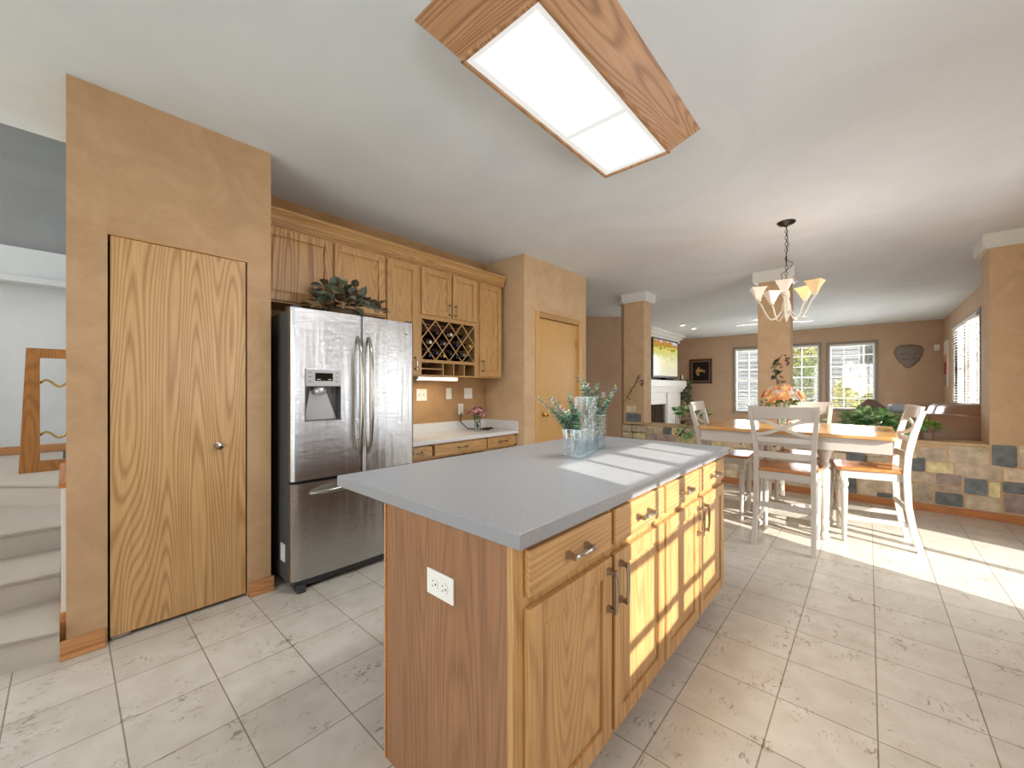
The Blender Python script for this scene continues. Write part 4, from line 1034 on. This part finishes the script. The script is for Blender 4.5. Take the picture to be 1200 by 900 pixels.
# chandelier
CS = .86
cz = thing('chandelier', 'ivory five arm chandelier with glowing square glass shades on a dark chain', 'chandelier', (-.545, 4.27, CZ))
mb = MB(); mb.lathe([(.07, 0), (.07, -.01), (.055, -.022), (.02, -.03), (.008, -.045)], 28); mb.build('canopy', 'darkmetal', cz, smooth=40)
mb = MB(); zc = -.05
def ring(mb, c, R_, r_, ax):
    pts = []
    for k in range(15):
        a = 2 * PI * k / 14; u, v = R_ * math.cos(a), R_ * 1.35 * math.sin(a)
        pts.append((c[0] + (u if ax else 0), c[1] + (0 if ax else u), c[2] + v))
    mb.tube(pts, r_, 6, cap=False)
for k in range(9): ring(mb, (0, 0, zc - .028 * k - .005), .011, .0024, k % 2)
ring(mb, (0, 0, zc - .28), .024, .0035, 0)
for k in range(9): ring(mb, (0, 0, zc - .325 - .028 * k), .011, .0024, k % 2)
mb.build('chain', 'darkmetal', cz, smooth=True)
mb = MB(); mb.tube([(0, 0, -.04), (.012, .01, -.2), (-.008, 0, -.33), (.045, .04, -.36), (.03, .02, -.40), (-.03, -.03, -.46), (-.03, -.03, -.52), (0, 0, -.56)], .003, 6); mb.build('cord', 'darkmetal', cz, smooth=True)
mb = MB(); mb.lathe([(.004, -.57), (.012, -.58), (.010, -.60), (.022, -.62), (.03, -.66), (.02, -.69), (.028, -.71), (.036, -.75), (.038, -.785), (.024, -.80), (.035, -.82), (.018, -.84), (.008, -.88), (0, -.89)], 20); mb.build('column', 'cream', cz, smooth=40)
for k in range(5):
    a = R(36.8 + 20) + k * 2 * PI / 5; ca, sa = math.cos(a), math.sin(a); pts = []
    for t_ in [i / 14 for i in range(15)]:
        rr = .03 + .185 * t_; z = -.785 - .07 * math.sin(PI * min(1, t_ * 1.15)) * 1.1 + .10 * max(0, t_ - .45) ** 1.5 * 2.2
        pts.append((rr * ca, rr * sa, z))
    ar = MB().tube(pts, .0065, 8).build('arm', 'cream', cz, smooth=True)
    px_, py_, pz_ = pts[-1]
    mb = MB(); mb.lathe([(.006, 0), (.022, .008), (.02, .02), (.016, .04), (.0, .04)], 16, ofs=(px_, py_, pz_)); mb.build('socket_cup', 'cream', ar, smooth=40)
    mb = MB(); s_ = []
    for z, h in ((.03, .020), (.055, .027), (.085, .038), (.115, .052), (.128, .062)):
        s_.append((z, h))
    rings = []; M4 = T((px_, py_, pz_)) @ RZ(a)
    def sq(z, h): return [M4 @ Vector((x * h, y * h, z)) for x, y in ((-1, -1), (0, -.94), (1, -1), (.94, 0), (1, 1), (0, .94), (-1, 1), (-.94, 0))]
    ou = [sq(z, h) for z, h in s_]; inn = [sq(z, h - .003) for z, h in s_][::-1]
    allr = ou + inn; R4 = [[mb.bm.verts.new(p) for p in r_] for r_ in allr]
    for A_, B_ in zip(R4, R4[1:]):
        for i in range(8): mb.bm.faces.new((A_[i], A_[(i + 1) % 8], B_[(i + 1) % 8], B_[i]))
    mb._col(mb.bm.faces)
    sh = mb.build('shade', 'shade_amber' if k in (0, 4) else 'shade_white', cz)
    mb = MB(); mb.lathe([(.008, .04), (.014, .055), (.016, .075), (.008, .095), (0, .098)], 12, ofs=(px_, py_, pz_)); mb.build('bulb', 'bulb', sh, smooth=True)
cl = bpy.data.lights.new('chandelier_glow', 'POINT'); cl.energy = 2; cl.color = (1, .82, .58); cl.shadow_soft_size = .12
co = bpy.data.objects.new('chandelier_glow', cl); COL.objects.link(co); co.location = (-.545, 4.27, 2.2)

# ================================================================== ISLAND DECOR
def glass_box(name, loc, w_, d_, h_, label, rz=0, water=0, bubbles=False):
    o = thing(name, label, 'vase', loc, rz, 'clear glass vases on the island')
    mb = MB(); t_ = .006
    outer = lambda z, i: [(-w_ / 2 + i, -d_ / 2 + i, z), (w_ / 2 - i, -d_ / 2 + i, z), (w_ / 2 - i, d_ / 2 - i, z), (-w_ / 2 + i, d_ / 2 - i, z)]
    rg = [outer(0, .004), outer(.004, 0), outer(h_, 0), outer(h_, t_), outer(.014, t_)]
    V = [[mb.bm.verts.new(p) for p in r_] for r_ in rg]
    for A_, B_ in zip(V, V[1:]):
        for i in range(4): mb.bm.faces.new((A_[i], A_[(i + 1) % 4], B_[(i + 1) % 4], B_[i]))
    mb.bm.faces.new(V[0]); mb.bm.faces.new(V[-1][::-1]); mb._col(mb.bm.faces)
    mb.build('glass_body', M['vase_ribbed'] if bubbles else 'vase_glass', o)
    mb = MB()
    for a, b_, c, e in ((-w_ / 2, w_ / 2, -d_ / 2 - .001, -d_ / 2 + .007), (-w_ / 2, w_ / 2, d_ / 2 - .007, d_ / 2 + .001), (-w_ / 2 - .001, -w_ / 2 + .007, -d_ / 2, d_ / 2), (w_ / 2 - .007, w_ / 2 + .001, -d_ / 2, d_ / 2)):
        mb.box(a, b_, c, e, h_, h_ + .002)
    mb.box(-w_ / 2 + .004, w_ / 2 - .004, -d_ / 2 + .004, d_ / 2 - .004, .001, .003)
    mb.build('glass_rim', M['rimglass'], o)
    if water:
        i = t_ + .001; mb = MB()
        if bubbles is True or True:
            mb.box(-w_ / 2 + i, w_ / 2 - i, -d_ / 2 + i, d_ / 2 - i, .015, water)
        mb.build('water', 'water', o)
    return o
# ribbed glass (bubbled) with bump
m, n, l, p = mat_new('vase_ribbed'); n.remove(p)
tr = n.new('ShaderNodeBsdfTransparent'); tr.inputs[0].default_value = (.93, .96, .97, 1); gl = n.new('ShaderNodeBsdfGlossy'); gl.inputs['Roughness'].default_value = .08
t = n.new('ShaderNodeTexCoord'); mpp = n.new('ShaderNodeMapping'); mpp.inputs['Scale'].default_value = (1, 1, .12); no = n.new('ShaderNodeTexNoise'); no.inputs['Scale'].default_value = 70
l.new(t.outputs['Object'], mpp.inputs[0]); l.new(mpp.outputs[0], no.inputs['Vector']); bb = n.new('ShaderNodeBump'); bb.inputs['Strength'].default_value = .6; bb.inputs['Distance'].default_value = .01
l.new(no.outputs['Fac'], bb.inputs['Height']); l.new(bb.outputs[0], gl.inputs['Normal'])
cr = n.new('ShaderNodeValToRGB'); cr.color_ramp.elements[0].position = .4; cr.color_ramp.elements[0].color = (.08, .08, .08, 1); cr.color_ramp.elements[1].position = .72; cr.color_ramp.elements[1].color = (.3, .3, .3, 1)
l.new(no.outputs['Fac'], cr.inputs[0]); mx = n.new('ShaderNodeMixShader'); l.new(cr.outputs[0], mx.inputs[0]); l.new(tr.outputs[0], mx.inputs[1]); l.new(gl.outputs[0], mx.inputs[2]); l.new(mx.outputs[0], n['Material Output'].inputs[0])
M['vase_ribbed'] = m
M['rimglass'] = plain('rimglass', srgb(206, 226, 228), .05)
v1 = glass_box('glass_vase', (-1.112, 1.731, .9145), .10, .10, .14, 'short wide textured glass cube vase holding the left eucalyptus sprigs', R(8), .04, True)
v2 = glass_box('glass_vase', (-1.147, 1.875, .9145), .095, .095, .30, 'tallest clear square glass vase between the other two', R(5), .06, True)
v3 = glass_box('glass_vase', (-1.172, 2.025, .9145), .095, .095, .195, 'medium clear glass vase at the right of the trio', R(5), .09, True)
EU = ((160, 194, 174), (134, 174, 152), (190, 210, 190), (110, 150, 128), (214, 222, 196))
def eucalyptus(name, base, stems, label):
    o = thing(name, label, 'plant', base, group='eucalyptus sprigs in the island vases')
    ms = MB(); ml = MB(); ms.c = vc((120, 110, 80))
    for (dx, dy, H) in stems:
        pts = []
        for k in range(13):
            t_ = k / 12; pts.append(Vector((dx * t_ ** 1.7, dy * t_ ** 1.7, .02 + H * t_)))
        ms.tube(pts, [.0028 - .0015 * k / 12 for k in range(13)], 5)
        for k in range(3, 31):
            t_ = k / 31; i = min(int(t_ * 12), 11); f_ = t_ * 12 - i; q = pts[i].lerp(pts[i + 1], f_); tn = (pts[i + 1] - pts[i]).normalized()
            if q.z < .10: continue
            a0 = tn.orthogonal().normalized(); b0 = tn.cross(a0); ang = k * 1.57 + random.uniform(-.4, .4)
            for s_ in (0, PI):
                v = a0 * math.cos(ang + s_) + b0 * math.sin(ang + s_); ml.c = vc([c_ * random.uniform(.85, 1.15) for c_ in random.choice(EU)])
                L = .036 * (1.15 - .6 * t_); ml.leaf(q, v + tn * .55, tn, L, L * .95, .1)
    ms.build('stems', 'stem', o, smooth=True); ml.build('leaves', 'leaf', o, normals=False); return o
rt = Vector((.745, .667))
def st_(r, f, H): return (rt.x * r - .667 * f, rt.y * r + .745 * f, H)
eucalyptus('eucalyptus', (-1.112, 1.731, .929), [st_(-.20, .02, .27), st_(-.13, -.03, .27), st_(-.035, .02, .29), st_(.0, 0, .21), st_(-.05, -.03, .2), st_(-.12, .03, .21), st_(.02, .03, .19), st_(-.02, .0, .24), st_(-.08, .0, .16)], 'eucalyptus sprigs leaning left out of the short vase')
eucalyptus('eucalyptus', (-1.172, 2.025, .929), [st_(.13, 0, .33), st_(.02, .03, .35), st_(-.05, -.02, .34), st_(-.10, .02, .39), st_(-.08, -.03, .33), st_(.07, -.02, .25), st_(-.02, .0, .31), st_(.03, .01, .27), st_(-.06, .02, .37)], 'eucalyptus sprigs rising from the medium vase, leaning right')

# pink flowers and cord on the desk
pf = thing('bouquet', 'small pink and mauve bouquet in a round glass on the desk counter', 'flowers', (-3.17, 2.98, .8005))
mb = MB(); mb.lathe([(.03, 0), (.036, .004), (.036, .09), (.033, .09), (.033, .01), (0, .01)], 20); mb.build('vase', 'vase_glass', pf, smooth=40)
mb = MB(); mb.c = vc((90, 120, 70))
for k in range(12):
    a = k * 2.4; mb.tube([(.012 * math.cos(a + 2), .012 * math.sin(a + 2), .012), (.03 * math.cos(a), .03 * math.sin(a), .1), (.055 * math.cos(a), .06 * math.sin(a), .22)], .0025, 5)
leaf_cluster(mb, (0, 0, .15), (.06, .06, .04), 12, .05, .025, ((90, 120, 70),), 1); mb.build('stems', 'leaf', pf)
mb = MB()
for k in range(15):
    a = k * 2.4; rr = .10 * math.sqrt(k / 14)
    flower(mb, (rr * math.cos(a), rr * math.sin(a), 0.26 - rr * rr * 9 + random.uniform(-.015, .015)), (math.cos(a) * rr * 9, math.sin(a) * rr * 9, 1), .042, ((222, 164, 164), (200, 128, 138), (238, 204, 196), (170, 108, 108)), 8, (120, 60, 60))
mb.build('blossoms', 'petal', pf, normals=False)
mb = MB(); pts = []
for k in range(90):
    t_ = k / 89; a = t_ * 2 * PI * 5; rr = .03 + .012 * math.sin(k * .9); pts.append((-3.13 + rr * math.sin(a) * .8, 3.10 + .10 * (t_ - .5) + rr * math.cos(a), .811 + .014 * abs(math.sin(a * .5 + k * .3))))
mb.tube([(-3.39, 2.95, .99), (-3.36, 2.9, .90), (-3.30, 2.96, .815), (-3.2, 3.05, .81)] + pts, .006, 6); cd_ = mb.build('power_cord', 'black', smooth=True); tag(cd_, 'black coiled cord lying beside the pink flowers on the desk', 'cord')

# ================================================================== LIVING ROOM
# fireplace on the left wall
fp = thing('fireplace', 'white corner fireplace surround with mantel shelf and dark firebox', 'fireplace', (-4.1, 10.4, 0)); L0 = -Vector(fp.location)
def PF(mb, name, mat, **k):
    o = mb.build(name, mat, fp, **k); o.location = L0; return o
FXF = -3.95
mb = MB(); mb.box(-4.299, FXF, 8.9, 9.3, 0, 1.16); mb.box(-4.299, FXF, 10.45, 11.45, 0, 1.16); mb.box(-4.299, FXF, 9.3, 10.45, .86, 1.16); mb.box(FXF, FXF + .03, 10.5, 10.84, 0, 1.14); mb.box(FXF, FXF + .02, 11.4, 11.47, 0, 1.14); mb.box(FXF, FXF + .03, 9.0, 9.25, 0, 1.14)
PF(mb, 'surround', 'white'); mb = MB(); mb.box(-4.295, -4.28, 9.3, 10.45, 0, .86); PF(mb, 'firebox', 'black'); mb = MB(); [mb.box(-4.02, -4.0, 9.3 + .575 * k, 9.3 + .575 * (k + 1) - .02, .02, .82) for k in range(2)]; PF(mb, 'fire_screen', 'blackgloss')
mb = MB(); mb.box(-4.299, FXF + .06, 8.85, 11.55, 1.16, 1.24, .01); mb.box(-4.299, FXF + .14, 8.8, 11.62, 1.30, 1.47, .01); mb.box(-4.299, FXF + .1, 8.83, 11.6, 1.24, 1.30, .01); PF(mb, 'mantel', 'white')
mb = MB(); mb.box(-4.299, FXF + .03, 8.85, 11.4, 2.5, 2.6, .01); mb.box(-4.299, FXF + .08, 8.8, 11.48, 2.6, 2.68, .01); mb.box(-4.299, FXF + .14, 8.75, 11.55, 2.66, CZ - .001, .01); PF(mb, 'crown', 'white')
PF(MB().box(-4.299, FXF - .1, 8.95, 11.3, 1.47, 2.5), 'niche_back', 'cloth', label='taupe wall behind the television')
ft = thing('fire_tool', 'small black fire tool stand on the hearth beside the surround', 'tool', (-3.82, 10.95, 0))
mb = MB(); mb.lathe([(.07, 0), (.07, .015), (.012, .03), (.012, .62), (.03, .64), (0, .66)], 14); mb.build('stand', 'black', ft, smooth=40); mb = MB(); mb.tube([(.05, 0, .6), (.05, 0, .08)], .01, 6); mb.tube([(-.05, 0, .6), (-.05, 0, .08)], .01, 6); mb.box(-.06, .06, -.01, .01, .59, .61); mb.build('poker', 'black', ft)
tv = thing('television', 'large television above the mantel showing a yellow autumn landscape', 'television', (-3.90, 10.35, 1.53))
MB().box(-.04, .0, -.87, .87, 0, .99, .006).build('housing', 'black', tv); MB().box(.0, .003, -.82, .80, .05, .955).build('screen', 'tv_picture', tv); MB().box(-.05, .10, -.25, .25, -.055, 0, .005).build('stand', 'blackgloss', tv)
# pitcher-like knick-knack on the mantel
kn = MB().lathe([(.04, 0), (.06, .03), (.035, .10), (.05, .15), (.03, .17)], 14, T((-3.86, 11.36, 1.4705))).build('figurine', 'nickel', smooth=40); tag(kn, 'small silvery ornament at the right end of the mantel', 'ornament')
# picture
pc = thing('framed_picture', 'dark flower painting in a brown wooden frame on the far wall', 'picture', (-3.68, YF, 1.76))
mb = MB(); W_, H2 = .31, .36
for q in ((-W_, W_, -H2, -H2 + .06), (-W_, W_, H2 - .06, H2), (-W_, -W_ + .06, -H2 + .06, H2 - .06), (W_ - .06, W_, -H2 + .06, H2 - .06)): mb.box(q[0], q[1], -.03, -.002, q[2], q[3], .004)
mb.build('frame', 'darkwood', pc); mb = MB()
for q in ((-W_ + .06, W_ - .06, -H2 + .06, -H2 + .08), (-W_ + .06, W_ - .06, H2 - .08, H2 - .06), (-W_ + .06, -W_ + .08, -H2 + .08, H2 - .08), (W_ - .08, W_ - .06, -H2 + .08, H2 - .08)): mb.box(q[0], q[1], -.02, -.002, q[2], q[3])
mb.build('liner', 'cloth', pc); mb = MB(); mb.c = vc((40, 30, 24)); mb.box(-W_ + .08, W_ - .08, -.012, -.002, -H2 + .08, H2 - .08)
for k in range(9):
    cx, cz_ = random.uniform(-.12, .12), random.uniform(-.14, .17); flower(mb, (cx, -.0125, cz_), (0, -1, 0), .045, ((214, 170, 110), (236, 214, 170), (200, 120, 70)), 6)
mb.build('canvas', 'mural', pc, normals=False)
# wall sculpture (dark leaf-like mask)
M['bronze'] = plain('bronze', srgb(138, 126, 116), .5, .1)
ms_ = thing('wall_sculpture', 'dark bronze shield shaped wall sculpture right of the windows', 'sculpture', (.66, YF, 1.97))
mb = MB(); secs = []
for t_, wd, dp in ((-1, .02, .01), (-.8, .08, .04), (-.35, .17, .07), (.15, .22, .08), (.55, .235, .07), (.85, .20, .04), (1, .12, .015)):
    z = t_ * .25; secs.append([(wd * math.cos(a) * (1 + .06 * math.sin(5 * a)), -.003 - dp * max(0, math.sin(a)), z + .012 * math.sin(3 * a + t_ * 4)) for a in [PI * k / 12 for k in range(13)]])
mb.sweep(secs).build('plaque', M['bronze'], ms_, smooth=60)
mb = MB(); mb.tube([(-.12, -.07, .04), (-.05, -.095, .07), (.05, -.095, .02), (.13, -.075, .06)], .014, 6); mb.tube([(-.1, -.07, -.06), (0, -.09, -.08), (.1, -.07, -.04)], .014, 6); mb.build('relief', 'bronze', ms_, smooth=True)
# narrow canvas on sunny wall, sensor
na = thing('canvas_art', 'tall narrow red and cream canvas beside the right hand window', 'picture', (XW, 12.0, 1.75)); mb = MB(); mb.c = vc((214, 200, 170)); mb.box(-.03, 0, -.2, .2, -.48, .48, .003)
mb.build('stretcher_edge', 'mural', na)
mb = MB()
for z0, z1, c in ((-.47, -.2, (170, 150, 120)), (-.2, .05, (160, 60, 44)), (.05, .2, (206, 140, 90)), (.2, .47, (224, 214, 190))): mb.c = vc(c); mb.box(-.033, -.030, -.19, .19, z0, z1)
mb.build('painting', 'mural', na)
se = MB().box(1.05, 1.13, YF - .04, YF, 2.08, 2.2, .006).build('wall_sensor', 'plate'); tag(se, 'small white alarm sensor box high in the far right corner', 'sensor')
mb = MB(); mb.box(-4.075, -4.05, 7.385, 7.465, 1.07, 1.19, .003); th_ = thing('switch_plate', 'small white switch on the angled wall left of the first pier', 'switch', (-4.08, 7.39, 1.13)); mb.bm.free()
MB().box(-.04, .04, -.006, .0, -.06, .06, .002, RZ(R(45))).build('cover_plate', 'plate', th_); MB().box(-.006, .006, -.014, -.006, -.012, .012, .001, RZ(R(45))).build('toggle', 'plate', th_)
# blinds
def blind(axis, pos, a0, a1, z0, z1, label, tilt=.35):
    c = ((a0 + a1) / 2, pos) if axis == 'y' else (pos, (a0 + a1) / 2); o = thing('window_blind', label, 'blind', (c[0], c[1], z1)); W2_ = (a1 - a0) / 2; rz = 0 if axis == 'y' else R(-90)
    o.rotation_euler = (0, 0, rz)
    MB().box(-W2_, W2_, -.045, .0, -.05, 0, .004).build('head_rail', 'blind', o); mb = MB(); n_ = int((z1 - z0 - .08) / .048)
    for k in range(n_):
        z = -.075 - k * .048; mb.box(-W2_ + .005, W2_ - .005, -.021, .021, -.0012, .0012, 0, T((0, -.022, z)) @ RX(tilt))
    mb.build('slats', 'blind', o); MB().box(-W2_, W2_, -.04, -.004, z0 - z1, z0 - z1 + .02, .003).build('bottom_rail', 'blind', o)
    mb = MB()
    for s_ in (-.7, .7): mb.tube([(W2_ * s_, -.022, -.05), (W2_ * s_, -.022, z0 - z1 + .02)], .002, 4)
    mb.build('ladder_cord', 'blind', o); return o
blind('y', YF - .0, W1[0] + .01, W1[1] - .01, W1[2], W1[3], 'white blind on the pale siding window left of the middle pier', .05)
blind('y', YF - .0, W2[0] + .01, W2[1] - .01, W2[2], W2[3], 'white blind on the leafy window just right of the middle pier', .05)
blind('y', YF - .0, W3[0] + .01, W3[1] - .01, W3[2], W3[3], 'white blind on the widest window of the far wall', .05)
blind('x', XW - .0, LW[0] + .01, 9.87, LW[2], LW[3], 'blind on the nearer half of the sunny side window behind the right pier', .3)
blind('x', XW - .0, 9.93, LW[1] - .01, LW[2], LW[3], 'blind on the farther half of the sunny side window', .3)
# sofa
sf = thing('leather_sofa', 'brown leather sofa behind the half wall beside the right pier', 'sofa', (.62, 7.9, 0), R(0))
def puff(mb, c, s, sub=4, pw=.45, mtx=None):
    g = bmesh.ops.create_cube(mb.bm, size=2); vs = g['verts']; es = list({e for v in vs for e in v.link_edges})
    bmesh.ops.subdivide_edges(mb.bm, edges=es, cuts=5, use_grid_fill=True); vs = [v for v in mb.bm.verts if v.is_valid and v not in mb_seen]
    for v in vs:
        p = v.co.copy(); L_ = (abs(p.x) ** 5 + abs(p.y) ** 5 + abs(p.z) ** 5) ** .2; p = p / max(L_, .001)
        bul = 1 + .10 * (1 - p.x * p.x) * (1 - p.z * p.z) if True else 1
        v.co = Vector((c[0] + p.x * s[0], c[1] + p.y * s[1] * bul, c[2] + p.z * s[2] * (1 + .06 * math.cos(p.x * 1.4))))
        if mtx is not None: v.co = mtx @ v.co
        mb_seen.add(v)
def puff_obj(name, mat, parent, c, s, mtx=None):
    global mb_seen
    mb_seen = set(); mb = MB(); puff(mb, c, s, mtx=mtx); mb._col(mb.bm.faces); return mb.build(name, mat, parent, smooth=True)
puff_obj('base', 'leather', sf, (0, .1, .22), (.50, 1.0, .20)); puff_obj('back_cushion', 'leather', sf, (.28, -.45, .72), (.25, .48, .34)); puff_obj('back_cushion', 'leather', sf, (.28, .55, .70), (.25, .48, .34))
puff_obj('armrest', 'leather', sf, (0.02, -1.05, .58), (.52, .20, .36)); puff_obj('armrest', 'leather', sf, (0, 1.2, .42), (.52, .17, .32)); puff_obj('seat_cushion', 'leather', sf, (-.12, -.4, .48), (.36, .46, .1)); puff_obj('seat_cushion', 'leather', sf, (-.12, .55, .48), (.36, .46, .1))
tag(puff_obj('throw_pillow', 'cloth', None, (0, 0, 0), (.15, .06, .15), T((.02, 7.5, .93)) @ RY(R(40))), 'brownish throw pillow peeking above the green plant', 'pillow')
tag(puff_obj('folded_blanket', 'bluecloth', None, (.33, 6.95, 1.01), (.15, .18, .05)), 'pale blue blanket folded over the leather sofa arm', 'blanket')
# plants
def potted(name, loc, label, pot_r, pot_h, cols, rad, n, L, W, ctr, droop=0, trail=(), potmat='cloth'):
    o = thing(name, label, 'plant', loc)
    MB().lathe([(pot_r * .7, 0), (pot_r * .95, pot_h * .9), (pot_r, pot_h * .9), (pot_r, pot_h), (pot_r * .85, pot_h), (pot_r * .8, pot_h * .85), (0, pot_h * .85)], 20).build('pot', potmat, o, smooth=40)
    mb = MB(); leaf_cluster(mb, ctr, rad, n, L, W, cols, 1, droop=droop)
    for c, rd_, n_ in trail: leaf_cluster(mb, c, rd_, n_, L, W, cols, 1, droop=.6, zmin=-9)
    mb.build('foliage', 'leaf', o, normals=False); return o
GR = ((160, 206, 140), (134, 188, 118), (186, 220, 160), (104, 160, 98), (206, 230, 180))
o = potted('pothos_plant', (.02, 6.07, .7225), 'bright green pothos in a pot on the half wall beside the chair', .09, .09, GR, (.24, .10, .15), 190, .095, .08, (0, -.0, .13), trail=[((-.30, 0, .09), (.16, .07, .06), 34), ((.24, -.02, .12), (.14, .07, .08), 34)])
o = potted('fern', (.46, 6.06, .7225), 'small feathery fern on the half wall right of the sunlit chair', .06, .08, ((120, 166, 60), (96, 140, 50), (150, 190, 80)), (.11, .09, .08), 150, .07, .014, (0, 0, .10))
o = potted('potted_plant', (-1.93, 6.07, .7225), 'leafy light green plant trailing over the half wall behind the left chair', .08, .08, GR, (.24, .09, .17), 130, .08, .055, (0, 0, .13), trail=[((0, -.2, -.06), (.07, .03, .1), 30)])
o = potted('floor_plant', (-4.0, 12.0, 0), 'tall dark leafy plant between the fireplace and the framed painting', .16, .32, ((104, 132, 96), (84, 110, 76), (132, 156, 120), (156, 166, 142)), (.22, .26, .6), 240, .13, .06, (0, 0, .85), droop=.3, trail=[((0, 0, 1.4), (.18, .2, .15), 40)], potmat='darkwood')
# ceiling fan
fn = thing('ceiling_fan', 'white ceiling fan mostly hidden behind the middle pier', 'fan', (-1.36, 9.2, CZ))
mb = MB(); mb.lathe([(.07, 0), (.06, -.04), (.015, -.05), (.015, -.12), (.09, -.13), (.11, -.17), (.09, -.22), (.05, -.24)], 24); mb.build('motor', 'white', fn, smooth=40)
for k in range(5):
    a = R(41.8 - 9) + k * 2 * PI / 5; mb = MB(); mb.prism([(.12, -.03), (.2, -.06), (.66, -.075), (.68, 0), (.66, .075), (.2, .06), (.12, .03)], .008, 'z', -.19); bmesh.ops.transform(mb.bm, matrix=RZ(a), verts=mb.bm.verts); mb.build('blade', 'white', fn)
MB().lathe([(.05, -.24), (.09, -.26), (.10, -.30), (.06, -.34), (0, -.35)], 20).build('light_bowl', 'spot' if False else 'ltrim', fn, smooth=True)
# small spotlights on the living ceiling
for i, (u, v) in enumerate(((800, 381), (813, 385))):
    x, y = on_z(u, v, CZ - .02)
    o = thing('ceiling_spotlight', ('left' if i == 0 else 'right') + ' one of two small bright spotlights before the far wall', 'light', (x, y, CZ), group='pair of living room spotlights')
    MB().lathe([(.08, 0), (.08, -.012), (.05, -.03), (.05, -.02), (0, -.02)], 20).build('trim_ring', 'ltrim', o, smooth=40); MB().lathe([(.045, -.021), (.04, -.03), (0, -.034)], 16).build('lamp_lens', 'spot', o)
# small register on the kitchen ceiling

# ================================================================== OUTSIDE
g = MB().box(-25, 25, -25, 45, -.35, -.25).build('ground', 'grass', kind='structure')
g2 = MB().box(1.5, 7, -3, 12, -.25, -.12).build('patio_slab', 'siding', kind='structure')
def neighbour(loc, w_, d_, h_, label, wins):
    o = thing('neighbour_house', label, 'house', loc); mb = MB(); z = 0
    while z < h_: mb.sweep([[(-w_ / 2, -.03, z), (-w_ / 2, .0, z + .17), (-w_ / 2, .02, z + .17), (-w_ / 2, .02, z)], [(w_ / 2, -.03, z), (w_ / 2, .0, z + .17), (w_ / 2, .02, z + .17), (w_ / 2, .02, z)]]); z += .17
    mb.box(-w_ / 2, w_ / 2, .02, d_, 0, h_); mb.build('siding', 'siding', o)
    for a, b_, c, e in wins:
        q = MB().box(a, b_, -.05, -.01, c, e).build('window', 'white', o); MB().box(a + .06, b_ - .06, -.06, -.05, c + .06, e - .06).build('window_glass', 'blackgloss', q)
    MB().prism([(-w_ / 2 - .3, h_), (w_ / 2 + .3, h_), (0, h_ + 2)], d_ + .6, 'y', -.3).build('roof', 'case', o); return o
neighbour((-1.6, 18.5, -.25), 9, 6, 5.2, 'white sided neighbouring house seen through the far windows', [(-.6, .3, 2.0, 3.3), (1.45, 2.3, 1.6, 3.1)])
def bush(name, loc, r, h, cols, label, n, L=.14, group='shrubs outside the far windows'):
    o = thing(name, label, 'shrub', loc, group=group); MB().tube([(0, 0, 0), (.03, 0, h * .4), (0, .03, h * .7)], [.06, .04, .02], 8).build('trunk', 'bark', o, smooth=True)
    mb = MB(); leaf_cluster(mb, (0, 0, h * .5), (r, r, h * .45), n, L, L * .6, cols, 1, zmin=.0); mb.build('foliage', 'leaf', o, normals=False); return o
YG = ((206, 200, 60), (176, 176, 50), (130, 150, 50), (226, 214, 90)); DG = ((120, 150, 56), (80, 112, 44), (168, 180, 64))
bush('shrub', (-1.55, 16.2, -.25), .55, 3.3, YG, 'tall yellow green shrub in the narrow window beside the middle pier', 2400, .13)
bush('shrub', (-1.28, 14.5, -.25), .40, 2.6, DG, 'darker green shrub close behind the narrow window', 1500, .11)
bush('shrub', (-.50, 14.1, -.25), .34, 1.85, YG, 'low yellow shrub at the left of the widest window', 1500, .10)
bush('shrub', (.02, 15.3, -.25), .40, 1.6, YG, 'low yellow shrub at the right of the widest window', 1500, .10)
for x_, y_, h_, lb in ((5.5, 16, 4, 'far garden tree beyond the right corner of the house'),):
    bush('tree', (x_, y_, -.25), 1.4, h_, DG, lb, 900, .25)
